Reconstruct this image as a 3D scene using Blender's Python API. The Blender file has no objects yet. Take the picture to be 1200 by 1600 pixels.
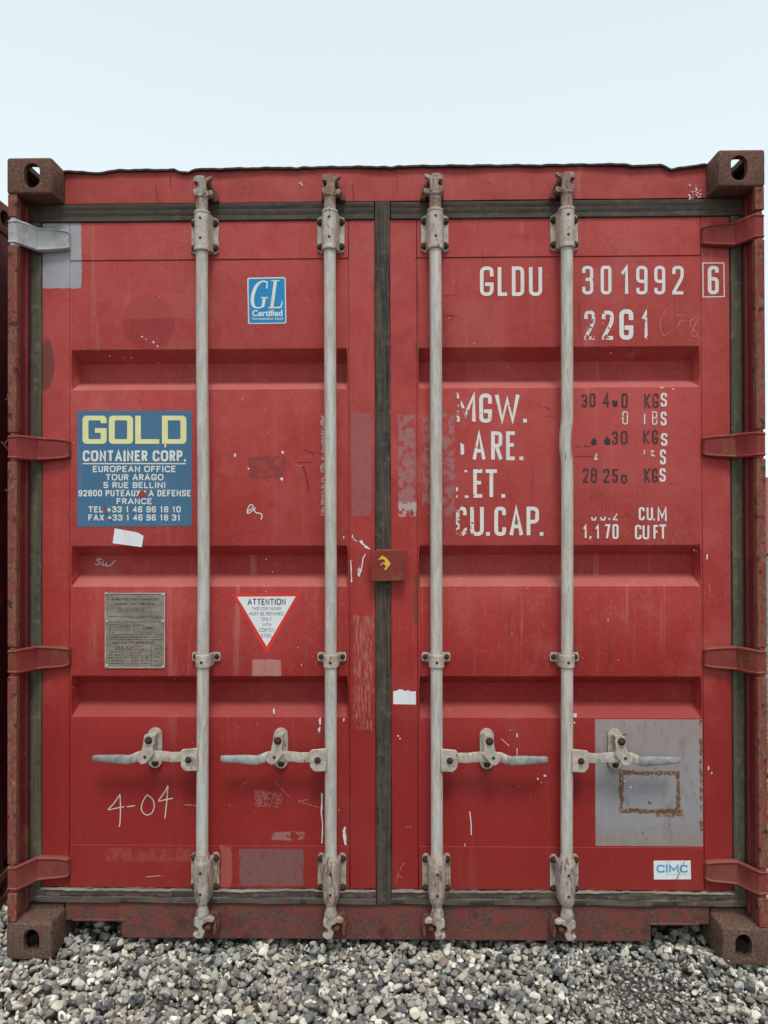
import bpy, bmesh, math, random
import numpy as np
from mathutils import Vector, Matrix

random.seed(7); rng = np.random.default_rng(7)
R = math.radians
scene = bpy.context.scene
COL = scene.collection

# ------------------------------------------------------------------ camera
# camera pose solved from the four front corner castings (2.438 m x 2.591 m end frame, front plane y = 0)
FPX = 1212.0                                   # focal length in pixels of the 1200 px wide photograph
CAM = Vector((0.0474585, -2.48275931, 1.42101831))
YAW, PITCH, ROLL = 0.01833615, 0.00699923, -0.00257534

def _rot(u, v):
    """image offset (right, down) + focal length -> world direction"""
    c, s = math.cos(-ROLL), math.sin(-ROLL); u, v = c*u - s*v, s*u + c*v
    x, y, z = u, FPX, -v
    c, s = math.cos(PITCH), math.sin(PITCH); y, z = c*y - s*z, s*y + c*z
    c, s = math.cos(YAW), math.sin(YAW); x, y = c*x - s*y, s*x + c*y
    return Vector((x, y, z))

def U(u, v, y=0.10):
    """point of the vertical plane at depth y measured at photo pixel (u, v) -> (X, Z)"""
    d = _rot(u - 600, v - 800); t = (y - CAM.y)/d.y
    return CAM.x + d.x*t, CAM.z + d.z*t

fw = _rot(0, 0).normalized()
rt = (_rot(100, 0) - _rot(0, 0)).normalized()
up = rt.cross(fw).normalized()
cam_data = bpy.data.cameras.new('camera')
cam = bpy.data.objects.new('camera', cam_data); COL.objects.link(cam)
cam_data.sensor_fit = 'HORIZONTAL'; cam_data.sensor_width = 36.0
cam_data.lens = 36.0*FPX/1200.0
cam_data.clip_start = 0.05; cam_data.clip_end = 2000
mw = Matrix((rt, up, -fw)).transposed().to_4x4(); mw.translation = CAM
cam.matrix_world = mw
scene.camera = cam

# ------------------------------------------------------------------ sky, sun, exposure
SUN_EL, SUN_AZ = R(62), R(180)                 # soft overcast light from above and in front of the doors
world = bpy.data.worlds.new('World'); scene.world = world; world.use_nodes = True
wn, wl = world.node_tree.nodes, world.node_tree.links
bg = wn['Background']; bg.inputs['Strength'].default_value = 0.08
skyt = wn.new('ShaderNodeTexSky'); skyt.sky_type = 'NISHITA'; skyt.sun_disc = False
skyt.sun_elevation = SUN_EL; skyt.sun_rotation = SUN_AZ
tc = wn.new('ShaderNodeTexCoord'); sx = wn.new('ShaderNodeSeparateXYZ')
wl.new(tc.outputs['Generated'], sx.inputs[0])
nz = wn.new('ShaderNodeTexNoise'); nz.inputs['Scale'].default_value = 1.6; nz.inputs['Detail'].default_value = 3
wl.new(tc.outputs['Generated'], nz.inputs['Vector'])
ad = wn.new('ShaderNodeMath'); ad.operation = 'MULTIPLY_ADD'; ad.inputs[1].default_value = 0.10
wl.new(nz.outputs['Fac'], ad.inputs[0]); wl.new(sx.outputs['Z'], ad.inputs[2])
rp = wn.new('ShaderNodeValToRGB')
rp.color_ramp.elements[0].position = 0.0; rp.color_ramp.elements[0].color = (.80, .855, .86, 1)
rp.color_ramp.elements[1].position = 1.0; rp.color_ramp.elements[1].color = (.86, .89, .92, 1)
e = rp.color_ramp.elements.new(0.38); e.color = (.765, .865, .90, 1)
e = rp.color_ramp.elements.new(0.60); e.color = (.69, .775, .815, 1)
wl.new(ad.outputs[0], rp.inputs[0])
sc_ = wn.new('ShaderNodeVectorMath'); sc_.operation = 'SCALE'; sc_.inputs['Scale'].default_value = 9.0
wl.new(rp.outputs[0], sc_.inputs[0])
mx = wn.new('ShaderNodeMix'); mx.data_type = 'RGBA'; mx.inputs['Factor'].default_value = 0.92
wl.new(skyt.outputs[0], mx.inputs['A']); wl.new(sc_.outputs[0], mx.inputs['B'])
wl.new(mx.outputs['Result'], bg.inputs['Color'])

sd = bpy.data.lights.new('sun', 'SUN'); sd.energy = 1.5; sd.angle = R(17); sd.color = (1, .975, .94)
sun = bpy.data.objects.new('sun', sd); COL.objects.link(sun)
sun.rotation_euler = (R(90) - SUN_EL, 0, R(8))
sun.location = (0, -5, 8)
scene.view_settings.view_transform = 'Standard'; scene.view_settings.look = 'None'
scene.view_settings.gamma = 1; scene.view_settings.exposure = 0.70
scene.view_settings.use_curve_mapping = False

# ------------------------------------------------------------------ material helper
class Mat:
    def __init__(s, name):
        s.m = bpy.data.materials.new(name); s.m.use_nodes = True
        s.t = s.m.node_tree; s.n = s.t.nodes; s.l = s.t.links
        s.b = s.n['Principled BSDF']
        g = s.n.new('ShaderNodeNewGeometry'); s.pos = g.outputs['Position']
        x = s.n.new('ShaderNodeSeparateXYZ'); s.l.new(s.pos, x.inputs[0])
        s.X, s.Y, s.Z = x.outputs
    def _in(s, sock, v):
        if v is None: return
        if isinstance(v, (int, float)): sock.default_value = v
        elif isinstance(v, tuple): sock.default_value = v if len(v) == len(sock.default_value) else (*v, 1)
        else: s.l.new(v, sock)
    def f(s, op, a, b=None, c=None, clamp=False):
        n = s.n.new('ShaderNodeMath'); n.operation = op; n.use_clamp = clamp
        s._in(n.inputs[0], a); s._in(n.inputs[1], b); s._in(n.inputs[2], c)
        return n.outputs[0]
    def vec(s, sx, sy, sz, off=(0, 0, 0)):
        n = s.n.new('ShaderNodeVectorMath'); n.operation = 'MULTIPLY_ADD'
        s.l.new(s.pos, n.inputs[0]); n.inputs[1].default_value = (sx, sy, sz); n.inputs[2].default_value = off
        return n.outputs[0]
    def noise(s, scale, detail=2, rough=.5, v=None, dist=0):
        n = s.n.new('ShaderNodeTexNoise'); n.inputs['Scale'].default_value = scale
        n.inputs['Detail'].default_value = detail; n.inputs['Roughness'].default_value = rough
        n.inputs['Distortion'].default_value = dist
        s.l.new(v if v is not None else s.pos, n.inputs['Vector'])
        return n.outputs['Fac']
    def vor(s, scale, v=None, feature='F1'):
        n = s.n.new('ShaderNodeTexVoronoi'); n.inputs['Scale'].default_value = scale; n.feature = feature
        s.l.new(v if v is not None else s.pos, n.inputs['Vector'])
        return n.outputs
    def ss(s, v, a, b, lo=0., hi=1.):
        n = s.n.new('ShaderNodeMapRange'); n.interpolation_type = 'SMOOTHSTEP'
        s._in(n.inputs['Value'], v); n.inputs['From Min'].default_value = a; n.inputs['From Max'].default_value = b
        n.inputs['To Min'].default_value = lo; n.inputs['To Max'].default_value = hi
        return n.outputs['Result']
    def mix(s, fac, a, b, blend='MIX'):
        n = s.n.new('ShaderNodeMix'); n.data_type = 'RGBA'; n.blend_type = blend
        s._in(n.inputs['Factor'], fac); s._in(n.inputs['A'], a); s._in(n.inputs['B'], b)
        return n.outputs['Result']
    def bump(s, h, dist, strength=1., prev=None):
        n = s.n.new('ShaderNodeBump'); n.inputs['Distance'].default_value = dist; n.inputs['Strength'].default_value = strength
        s.l.new(h, n.inputs['Height'])
        if prev is not None: s.l.new(prev, n.inputs['Normal'])
        return n.outputs['Normal']
    def out(s, color, rough=.6, metal=0., normal=None, alpha=None, spec=None, k=1.):
        if k != 1: color = tuple(v*k for v in color) if isinstance(color, tuple) else s.mix(1., color, (k, k, k), 'MULTIPLY')
        s._in(s.b.inputs['Base Color'], color); s._in(s.b.inputs['Roughness'], rough)
        s._in(s.b.inputs['Metallic'], metal)
        if normal is not None: s.l.new(normal, s.b.inputs['Normal'])
        if alpha is not None: s._in(s.b.inputs['Alpha'], alpha)
        if spec is not None: s._in(s.b.inputs['Specular IOR Level'], spec)
        return s.m
    # signed distance to an x/z rectangle given in photo pixels on the door plane
    def box(s, u0, v0, u1, v1, wob=None, amp=.01, y=.10):
        x0, z1 = U(u0, v0, y); x1, z0 = U(u1, v1, y)
        dx = s.f('SUBTRACT', s.f('ABSOLUTE', s.f('SUBTRACT', s.X, (x0+x1)/2)), abs(x1-x0)/2)
        dz = s.f('SUBTRACT', s.f('ABSOLUTE', s.f('SUBTRACT', s.Z, (z0+z1)/2)), abs(z1-z0)/2)
        d = s.f('MAXIMUM', dx, dz)
        if wob is not None: d = s.f('MULTIPLY_ADD', s.f('SUBTRACT', wob, .5), amp, d)
        return d
    def disc(s, u, v, ru, rv, wob=None, amp=.3):
        x, z = U(u, v)
        a = s.f('DIVIDE', s.f('SUBTRACT', s.X, x), ru/466); b = s.f('DIVIDE', s.f('SUBTRACT', s.Z, z), rv/466)
        d = s.f('SQRT', s.f('ADD', s.f('MULTIPLY', a, a), s.f('MULTIPLY', b, b)))
        if wob is not None: d = s.f('MULTIPLY_ADD', s.f('SUBTRACT', wob, .5), amp, d)
        return d

def red_paint(name, hi=(.525, .082, .074), lo=(.425, .034, .029), rust=.25, dust=.35, worn=1.0, marks=False, bumpy=1.0):
    m = Mat(name)
    big = m.noise(1.7, 3, .55); mid = m.noise(9, 4, .6); fine = m.noise(90, 3, .6)
    grit = m.noise(420, 2, .5)
    streak = m.noise(1, 4, .6, m.vec(34, 34, 1.3)); streak2 = m.noise(1, 3, .6, m.vec(110, 110, 3, (3, 1, 2)))
    # sun-bleached towards the top, fresher paint lower down
    hgt = m.f('MULTIPLY_ADD', big, .9, m.f('MULTIPLY_ADD', m.Z, .42, -.45), clamp=True)
    c = m.mix(m.ss(hgt, .1, 1.0), lo, hi)
    c = m.mix(m.ss(mid, .35, .75, 0, .35), c, tuple(v*.80 for v in lo))
    c = m.mix(m.ss(streak, .55, .78, 0, .30*worn), c, (.46, .16, .14))
    c = m.mix(m.ss(streak2, .58, .8, 0, .22*worn), c, tuple(v*.6 for v in lo))
    c = m.mix(m.ss(fine, .52, .75, 0, .25*worn), c, (.50, .17, .155))
    # cloudy bleaching, chalky vertical runs and grime
    cl = m.noise(4.2, 6, .68, m.vec(1, 1, .8, (13, 5, 2)))
    c = m.mix(m.ss(cl, .50, .70, 0, .34*worn), c, (.56, .17, .15))
    c = m.mix(m.ss(cl, .46, .28, 0, .34*worn), c, tuple(v*.66 for v in lo))
    run = m.f('MULTIPLY', m.ss(m.noise(1, 5, .7, m.vec(19, 19, .8, (8, 1, 3))), .56, .70), m.ss(m.noise(2.2, 3, .5, m.vec(1, 1, 1, (1, 6, 2))), .42, .62))
    c = m.mix(m.f('MULTIPLY', run, .42*worn), c, (.60, .26, .235))
    gr = m.f('MULTIPLY', m.ss(m.noise(1, 6, .72, m.vec(27, 27, 1.6, (5, 5, 9))), .60, .72), m.ss(cl, .62, .42))
    c = m.mix(m.f('MULTIPLY', gr, .75*worn), c, (.15, .040, .030))
    mot = m.noise(36, 5, .7, m.vec(1, 1, 1, (6, 1, 6)))
    c = m.mix(m.ss(mot, .56, .72, 0, .30*worn), c, (.52, .155, .135))
    c = m.mix(m.ss(mot, .44, .30, 0, .25*worn), c, tuple(v*.7 for v in lo))
    # bleached speckle clouds
    sp = m.f('MULTIPLY', m.ss(grit, .60, .68), m.ss(m.noise(3.1, 4, .6, m.vec(1, 1, 1, (5, 2, 9))), .48, .66))
    c = m.mix(m.f('MULTIPLY', sp, .8*worn), c, (.62, .36, .33))
    # tiny white chips and dark rust pits
    chip = m.f('MULTIPLY', m.ss(m.noise(150, 1, .4, m.vec(1, 1, 1, (11, 0, 4))), .76, .78), m.ss(mid, .48, .6))
    c = m.mix(m.f('MULTIPLY', chip, .35*worn), c, (.66, .50, .46))
    pit = m.f('MULTIPLY', m.ss(m.noise(60, 3, .6, m.vec(1, 1, .7, (1, 7, 4))), .70, .76), m.ss(m.noise(5, 2, .5, m.vec(1, 1, 1, (3, 3, 3))), .45, .6))
    c = m.mix(m.f('MULTIPLY', pit, .85), c, (.07, .025, .016))
    rr = m.f('MULTIPLY', m.ss(m.noise(11, 6, .68, m.vec(1, 1, .6, (2, 9, 4))), .80 - .36*rust, .90 - .36*rust), min(1., .45 + rust*.8))
    c = m.mix(rr, c, m.mix(fine, (.13, .052, .026), (.30, .115, .05)))
    # pale tint on faces that look up: dust plus light from above, painted in
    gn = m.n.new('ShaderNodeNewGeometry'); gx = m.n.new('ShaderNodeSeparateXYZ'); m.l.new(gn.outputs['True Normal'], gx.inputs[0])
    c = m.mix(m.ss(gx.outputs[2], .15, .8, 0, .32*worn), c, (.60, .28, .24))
    # dust splashed from the yard
    dz = m.f('MULTIPLY', m.ss(m.f('MULTIPLY_ADD', mid, .35, m.Z), .62, .16), dust)
    c = m.mix(dz, c, (.27, .165, .115))
    wob = m.noise(30, 5, .65)
    if marks: c = m.mix(m.ss(m.f('MULTIPLY_ADD', big, .25, m.Z), 1.15, .75, 0, .75), c, (.295, .022, .021))
    if marks:
        patchy = m.noise(38, 4, .65, m.vec(1, 1, 1, (4, 4, 1)))
        def lay(d, e, color, op=1., tex=None):
            nonlocal c
            k = m.ss(d, e, -e, 0, op)
            if tex is not None: k = m.f('MULTIPLY', k, tex)
            c = m.mix(k, c, color)
        # ghost of a round sticker, of an old rectangular one, bleached rectangle
        dd = m.disc(232, 503, 42, 44, wob, .22); lay(m.f('SUBTRACT', dd, 1.), .10, (.33, .035, .04), .55)
        lay(m.box(190, 460, 306, 497, wob, .006), .004, (.60, .14, .13), .28)
        lay(m.box(388, 713, 447, 748, wob, .012), .002, (.23, .055, .05), .75, m.ss(patchy, .40, .50))
        lay(m.box(710, 470, 790, 560, wob, .03), .02, (.58, .15, .13), .35)
        lay(m.box(840, 600, 1095, 760, wob, .05), .03, (.55, .12, .12), .22)
        # tape residue
        tape = (.40, .20, .20)
        lay(m.box(549, 645, 580, 806, wob, .022), .003, (.36, .13, .13), .8, m.ss(patchy, .30, .52, .25, 1))
        lay(m.box(622, 648, 649, 806, wob, .018), .002, tape, .8, m.ss(patchy, .44, .52))
        lay(m.box(660, 645, 711, 806, wob, .02), .002, tape, .8, m.ss(patchy, .47, .54))
        lay(m.box(623, 784, 650, 806, wob, .02), .003, (.55, .45, .40), .9, m.ss(patchy, .42, .5))
        lay(m.box(502, 650, 509, 806, wob, .03), .001, (.55, .42, .40), .8, m.ss(m.noise(1, 2, .5, m.vec(60, 60, 160)), .45, .5))
        lay(m.box(553, 962, 582, 1140, wob, .05), .004, (.45, .20, .16), .75, m.ss(m.noise(1, 4, .7, m.vec(150, 150, 18)), .45, .58))
        # blotches of other paint and primer
        lay(m.box(394, 1031, 439, 1057, wob, .012), .0015, (.60, .30, .25), .85, m.ss(streak2, .2, .6, .65, 1))
        lay(m.box(374, 1326, 474, 1384, wob, .014), .0015, (.22, .12, .115), .85, m.ss(patchy, .36, .46, .45, 1))
        lay(m.box(425, 1300, 476, 1313, wob, .02), .002, (.42, .25, .22), .6, m.ss(patchy, .42, .5))
        lay(m.box(345, 1322, 362, 1385, wob, .03), .003, (.48, .15, .12), .6)
        lay(m.box(398, 1235, 440, 1262, wob, .03), .004, (.42, .20, .18), .6, m.ss(m.noise(160, 2, .5), .48, .58))
        lay(m.box(165, 1325, 300, 1345, wob, .03), .005, (.46, .16, .12), .25, m.ss(patchy, .42, .55))
        # grey primer patches
        greyc = m.mix(m.noise(14, 4, .6), (.37, .345, .36), (.47, .46, .50))
        greyc = m.mix(m.ss(streak2, .55, .75, 0, .3), greyc, (.46, .42, .38))
        gd = m.box(60, 347, 127, 450, wob, .018)
        lay(gd, .0012, greyc)
        warm = m.mix(m.ss(m.f('ADD', m.Z, m.f('MULTIPLY', wob, .12)), .80, .56), (.34, .27, .26), (.325, .315, .33))
        warm = m.mix(m.ss(m.f('ADD', m.Z, m.f('MULTIPLY', wob, .12)), .50, .40), warm, (.32, .265, .245))
        warm = m.mix(m.ss(mid, .45, .75, 0, .5), warm, (.375, .35, .36))
        warm = m.mix(m.f('MULTIPLY', m.ss(m.noise(75, 3, .5, m.vec(1, 1, .8, (9, 9, 9))), .70, .73), .9), warm, (.08, .05, .045))
        lay(m.box(930, 1124, 1099, 1323, wob, .003), .0012, warm)
        halo = m.f('ABSOLUTE', m.box(971, 1208, 1060, 1268, wob, .03))
        lay(halo, .016, (.27, .19, .13), .55, m.ss(m.noise(24, 5, .7), .40, .62))
        st = m.noise(1, 5, .7, m.vec(26, 26, 9, (4, 4, 4)))
        lay(m.box(932, 1126, 1096, 1321, wob, .003), .0012, (.22, .175, .15), .55, m.ss(st, .54, .68))
        lay(m.box(932, 1126, 1096, 1321, wob, .003), .0012, (.41, .40, .40), .45, m.ss(st, .44, .30))
        rd = m.f('ABSOLUTE', m.box(971, 1208, 1060, 1268, wob, .012))
        rusty = m.mix(m.noise(170, 2, .6), (.085, .036, .018), (.27, .125, .055))
        lay(m.f('SUBTRACT', rd, m.f('MULTIPLY_ADD', m.noise(45, 4, .7), .022, -.0045)), .002, rusty, 1., m.ss(m.noise(75, 4, .7), .34, .48, .10, 1))
        lay(m.box(1025, 1264, 1068, 1277, wob, .03), .003, rusty, .9, m.ss(m.noise(90, 3, .7), .38, .5))
        # rusty edges of the primer patch and along the seams
        lay(m.box(1093, 1125, 1099, 1300, wob, .012), .002, rusty, .9, m.ss(patchy, .46, .55))
        lay(m.box(647, 900, 654, 975, wob, .02), .002, rusty, .9, m.ss(patchy, .40, .5))
        lay(m.box(648, 530, 655, 560, wob, .02), .002, rusty, .9, m.ss(patchy, .40, .5))
        dd = m.disc(72, 570, 13, 40, wob, 1.0); lay(m.f('SUBTRACT', dd, 1.), .15, (.20, .06, .05), .9)
    rough = m.ss(mid, .2, .8, .48, .66)
    nrm = m.bump(m.noise(2.3, 2, .5), .016*bumpy, .6)
    nrm = m.bump(m.noise(14, 3, .5), .0018*bumpy, .6, nrm)
    nrm = m.bump(m.noise(260, 2, .6), .0004, .5, nrm)
    nrm = m.bump(rr, .0012, .8, nrm)
    return m.out(c, rough, 0, nrm, spec=.18, k=.80)

def _r(name, c1, c2, paint=(.34, .10, .075), amt=.5, pale=.0):
    m = Mat(name)
    a = m.noise(22, 5, .65); b = m.noise(120, 4, .65); k = m.noise(7, 4, .6, m.vec(1, 1, 1, (4, 2, 1)))
    c = m.mix(m.ss(b, .3, .7), c1, c2)
    c = m.mix(m.ss(a, .35 + .3*amt, .5 + .3*amt), c, paint)
    c = m.mix(m.ss(k, .58, .72, 0, .6), c, tuple(v*.45 for v in c1))
    if pale: c = m.mix(m.f('MULTIPLY', m.ss(b, .62, .70), pale), c, (.52, .40, .32))
    nrm = m.bump(b, .0018, .8); nrm = m.bump(a, .004, .7, nrm)
    return m.out(c, .8, 0, nrm, spec=.25, k=.80)

def galv_mat(name, base=(.50, .48, .45), dark=(.30, .275, .25), rust=.15, stretch=True):
    m = Mat(name)
    a = m.noise(1, 5, .7, m.vec(70, 70, 9) if stretch else m.vec(45, 45, 45)); b = m.noise(260, 3, .6)
    k = m.noise(6, 4, .6)
    c = m.mix(m.ss(a, .30, .70), dark, base)
    c = m.mix(m.ss(k, .48, .68, 0, .45), c, (.52, .55, .545))
    c = m.mix(m.ss(b, .58, .72, 0, .5), c, (.66, .65, .62))
    c = m.mix(m.f('MULTIPLY', m.ss(m.noise(1, 5, .75, m.vec(60, 60, 12, (7, 3, 2))), .74 - .25*rust, .80 - .25*rust), .85), c, (.17, .085, .05))
    c = m.mix(m.f('MULTIPLY', m.ss(m.noise(1, 2, .5, m.vec(150, 150, 14, (2, 8, 1))), .70, .74), .7), c, (.12, .10, .09))
    q = m.noise(28, 6, .72, m.vec(1, 1, .55, (6, 3, 8)))
    c = m.mix(m.f('MULTIPLY', m.ss(q, .60 - .08*rust, .72 - .08*rust), .55), c, (.27, .18, .13))
    c = m.mix(m.ss(m.noise(1, 3, .6, m.vec(30, 30, 30, (1, 1, 5))), .56, .70, 0, .35), c, tuple(v*.62 for v in base))
    nrm = m.bump(a, .0012, .5); nrm = m.bump(b, .0005, .6, nrm)
    return m.out(c, .62, .12, nrm, spec=.35)

def rubber_mat(name, a, b, dustc, dust=.3, vert=True):
    m = Mat(name)
    s1 = m.noise(1, 5, .7, m.vec(90, 90, 5) if vert else m.vec(5, 90, 90)); s2 = m.noise(12, 4, .6)
    c = m.mix(m.ss(s1, .3, .7), a, b)
    c = m.mix(m.ss(s2, .40, .70, 0, dust), c, dustc)
    c = m.mix(m.f('MULTIPLY', m.ss(m.noise(1, 3, .6, m.vec(200, 200, 20)), .70, .74), .5), c, (.30, .25, .17))
    s3 = m.noise(34, 5, .7, m.vec(1, 1, 1, (2, 2, 7)))
    c = m.mix(m.ss(s3, .54, .66, 0, .6), c, tuple(v*1.5 for v in b)); c = m.mix(m.ss(s3, .42, .30, 0, .7), c, tuple(v*.5 for v in a))
    nrm = m.bump(s1, .0015, .6); nrm = m.bump(s3, .002, .7, nrm)
    return m.out(c, .75, 0, nrm, spec=.22, k=.70)

def flat_mat(name, c, rough=.5, var=.12, alpha_thr=None, scale=80, fade=None):
    m = Mat(name)
    n = m.noise(25, 4, .6)
    col = m.mix(m.ss(n, .3, .75, 0, var*3), c, tuple(v*.72 for v in c))
    col = m.mix(m.ss(m.noise(1, 5, .7, m.vec(45, 45, 6, (2, 5, 5))), .52, .72, 0, .22), col, (.30, .22, .19))
    col = m.mix(m.ss(m.noise(120, 4, .7), .60, .72, 0, .25), col, (.24, .13, .11))
    al = None
    if alpha_thr is not None:
        nn = m.noise(scale, 4, .6)
        thr = alpha_thr
        if fade is not None:                    # paint worn away more towards one side: fade = (x at full wear, x at none, extra)
            nn = m.f('SUBTRACT', nn, m.f('MULTIPLY', m.ss(m.X, fade[0], fade[1], 1, 0), fade[2]))
        al = m.ss(nn, thr - .012, thr + .012)
    return m.out(col, rough, 0, None, al, spec=.3, k=.86)

MT = {}
rust_mat = _r
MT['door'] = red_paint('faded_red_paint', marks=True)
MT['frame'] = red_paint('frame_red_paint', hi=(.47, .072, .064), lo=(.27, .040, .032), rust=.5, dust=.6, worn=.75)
MT['post'] = red_paint('post_shaded_maroon_paint', hi=(.21, .028, .030), lo=(.17, .024, .024), rust=.6, dust=.35, worn=.35)  # post darkened: shade of the recess painted in along with the maroon hue
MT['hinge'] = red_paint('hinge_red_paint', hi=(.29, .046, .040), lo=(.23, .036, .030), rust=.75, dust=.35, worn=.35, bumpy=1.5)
MT['old'] = red_paint('shade_darkened_red_paint', hi=(.115, .018, .016), worn=.3, lo=(.085, .012, .011), rust=.45, dust=.2)  # red darkened to paint in the shade of the narrow gap beside the neighbour
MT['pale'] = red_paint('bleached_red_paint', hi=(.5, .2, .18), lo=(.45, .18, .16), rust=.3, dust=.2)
MT['sill'] = rust_mat('worn_sill_paint', (.10, .050, .038), (.18, .088, .068), (.215, .060, .052), .28, .15)
MT['cast'] = rust_mat('rusted_casting', (.085, .044, .032), (.19, .098, .070), (.24, .075, .060), .55, .3)
MT['cast_low'] = rust_mat('rusted_low_casting', (.085, .050, .034), (.20, .125, .090), (.17, .065, .050), .62, .3)
fm = Mat('rusted_flange')
f1 = fm.noise(1, 6, .72, fm.vec(40, 40, 13)); f2 = fm.noise(1, 5, .75, fm.vec(120, 120, 55, (3, 2, 1))); f3 = fm.noise(11, 5, .65)
c = fm.mix(fm.ss(f2, .3, .7), (.13, .050, .032), (.31, .135, .085))
c = fm.mix(fm.ss(f1, .48, .54), c, (.25, .060, .048))
c = fm.mix(fm.ss(fm.noise(30, 5, .7, fm.vec(1, 1, 1, (4, 4, 4))), .56, .62), c, (.075, .032, .024))
c = fm.mix(fm.f('MULTIPLY', fm.ss(f2, .64, .70), fm.ss(f3, .48, .62)), c, (.62, .46, .34))
c = fm.mix(fm.ss(f3, .60, .74, 0, .7), c, (.30, .13, .06))
MT['flange'] = fm.out(c, .78, 0, fm.bump(f2, .002, .8, fm.bump(f1, .004, .7)), spec=.2, k=.85)
MT['keeper'] = rust_mat('rusted_keeper', (.12, .045, .032), (.22, .09, .06), (.28, .08, .065), .5)
MT['galv'] = galv_mat('galvanised_rod', (.58, .54, .48), (.37, .335, .29))
MT['brk'] = galv_mat('galvanised_fitting', (.53, .475, .41), (.33, .27, .22), .60, False)
MT['brk_low'] = galv_mat('dusty_fitting', (.47, .41, .35), (.27, .205, .16), .85, False)
MT['cam'] = galv_mat('rusty_cam', (.34, .24, .19), (.13, .068, .05), .9, False)
MT['grip'] = galv_mat('bare_grip', (.27, .265, .25), (.14, .135, .13), .3, False)
MT['bolt'] = rust_mat('dark_bolt', (.035, .022, .016), (.085, .05, .035), (.05, .03, .022), .5)
MT['gask'] = rubber_mat('black_rubber', (.030, .028, .026), (.13, .105, .078), (.13, .10, .075), .5)
MT['gask_top'] = rubber_mat('top_rubber', (.075, .060, .048), (.13, .105, .082), (.16, .125, .095), .6, False)
MT['gask_side'] = rubber_mat('mossy_rubber', (.100, .090, .060), (.165, .150, .105), (.12, .115, .07), .6)
MT['gask_low'] = rubber_mat('dusty_rubber', (.10, .080, .064), (.17, .142, .115), (.20, .16, .12), .5, False)
MT['grey'] = galv_mat('grey_primer', (.40, .385, .39), (.29, .275, .27), .30, False)
MT['dark'] = flat_mat('black_gap', (.012, .010, .009), .9)
MT['lip'] = rust_mat('shaded_roof_edge', (.035, .032, .026), (.07, .06, .045), (.06, .07, .055), .5)  # dark greenish edge strip with the lip's shadow put into its colour
MT['white'] = flat_mat('white_stencil_paint', (.80, .78, .74), .6, .08, .30, 90)
MT['wornwhite'] = flat_mat('worn_white_stencil_paint', (.80, .78, .73), .6, .08, .34, 70, (U(712, 700)[0], U(752, 700)[0], .18))
MT['halfworn'] = flat_mat('half_worn_white_stencil_paint', (.80, .78, .74), .6, .08, .42, 55)
MT['thinwhite'] = flat_mat('thin_white_stencil_paint', (.72, .68, .62), .6, .1, .40, 110)
MT['black'] = flat_mat('black_stencil_paint', (.075, .035, .033), .6, .2, .38, 110)
MT['chalk'] = flat_mat('chalk', (.74, .62, .58), .9, .1, .38, 240)
MT['faint'] = flat_mat('faint_chalk', (.62, .30, .28), .9, .1, .45, 200)
MT['chip'] = flat_mat('white_paint_fleck', (.80, .80, .78), .7, .1, .32, 120)
MT['paper'] = flat_mat('white_paper', (.82, .85, .86), .7, .05)
MT['signblue'] = flat_mat('blue_sign_film', (.065, .175, .30), .45, .10, .25, 60)
MT['signwhite'] = flat_mat('white_sign_print', (.78, .80, .76), .5, .05)
MT['signyellow'] = flat_mat('yellow_sign_print', (.82, .80, .38), .5, .05)
MT['glblue'] = flat_mat('bright_blue_film', (.01, .26, .55), .4, .04)
MT['cimcblue'] = flat_mat('light_blue_print', (.08, .40, .62), .5, .05)
MT['redprint'] = flat_mat('red_print', (.74, .045, .03), .45, .05)
MT['blackprint'] = flat_mat('black_print', (.03, .03, .032), .6, .1)
MT['greyprint'] = flat_mat('grey_print', (.22, .23, .23), .6, .1)
MT['yellow'] = flat_mat('yellow_paint_mark', (.80, .50, .06), .5, .1)
MT['scar'] = flat_mat('dark_scratch', (.20, .028, .024), .8, .2, .47, 200)
MT['redpatch'] = flat_mat('torn_film_red', (.36, .05, .045), .6, .1)
MT['lip_dusty'] = rubber_mat('dusty_torn_lip', (.20, .165, .13), (.40, .34, .28), (.30, .24, .18), .4, False)
mm = Mat('etched_plate')
a_ = mm.noise(1, 4, .6, mm.vec(14, 14, 40)); b_ = mm.noise(180, 2, .5)
cc = mm.mix(mm.ss(a_, .3, .7), (.21, .19, .15), (.31, .29, .24))
cc = mm.mix(mm.ss(mm.noise(11, 4, .6), .5, .7, 0, .5), cc, (.30, .17, .14))
MT['plate'] = mm.out(cc, .5, .35, mm.bump(b_, .0004, .5))
MT['etch'] = flat_mat('etched_print', (.075, .068, .055), .6, .1, .40, 160)
MT['etch2'] = flat_mat('faint_etched_print', (.13, .115, .09), .6, .1, .46, 190)

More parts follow.
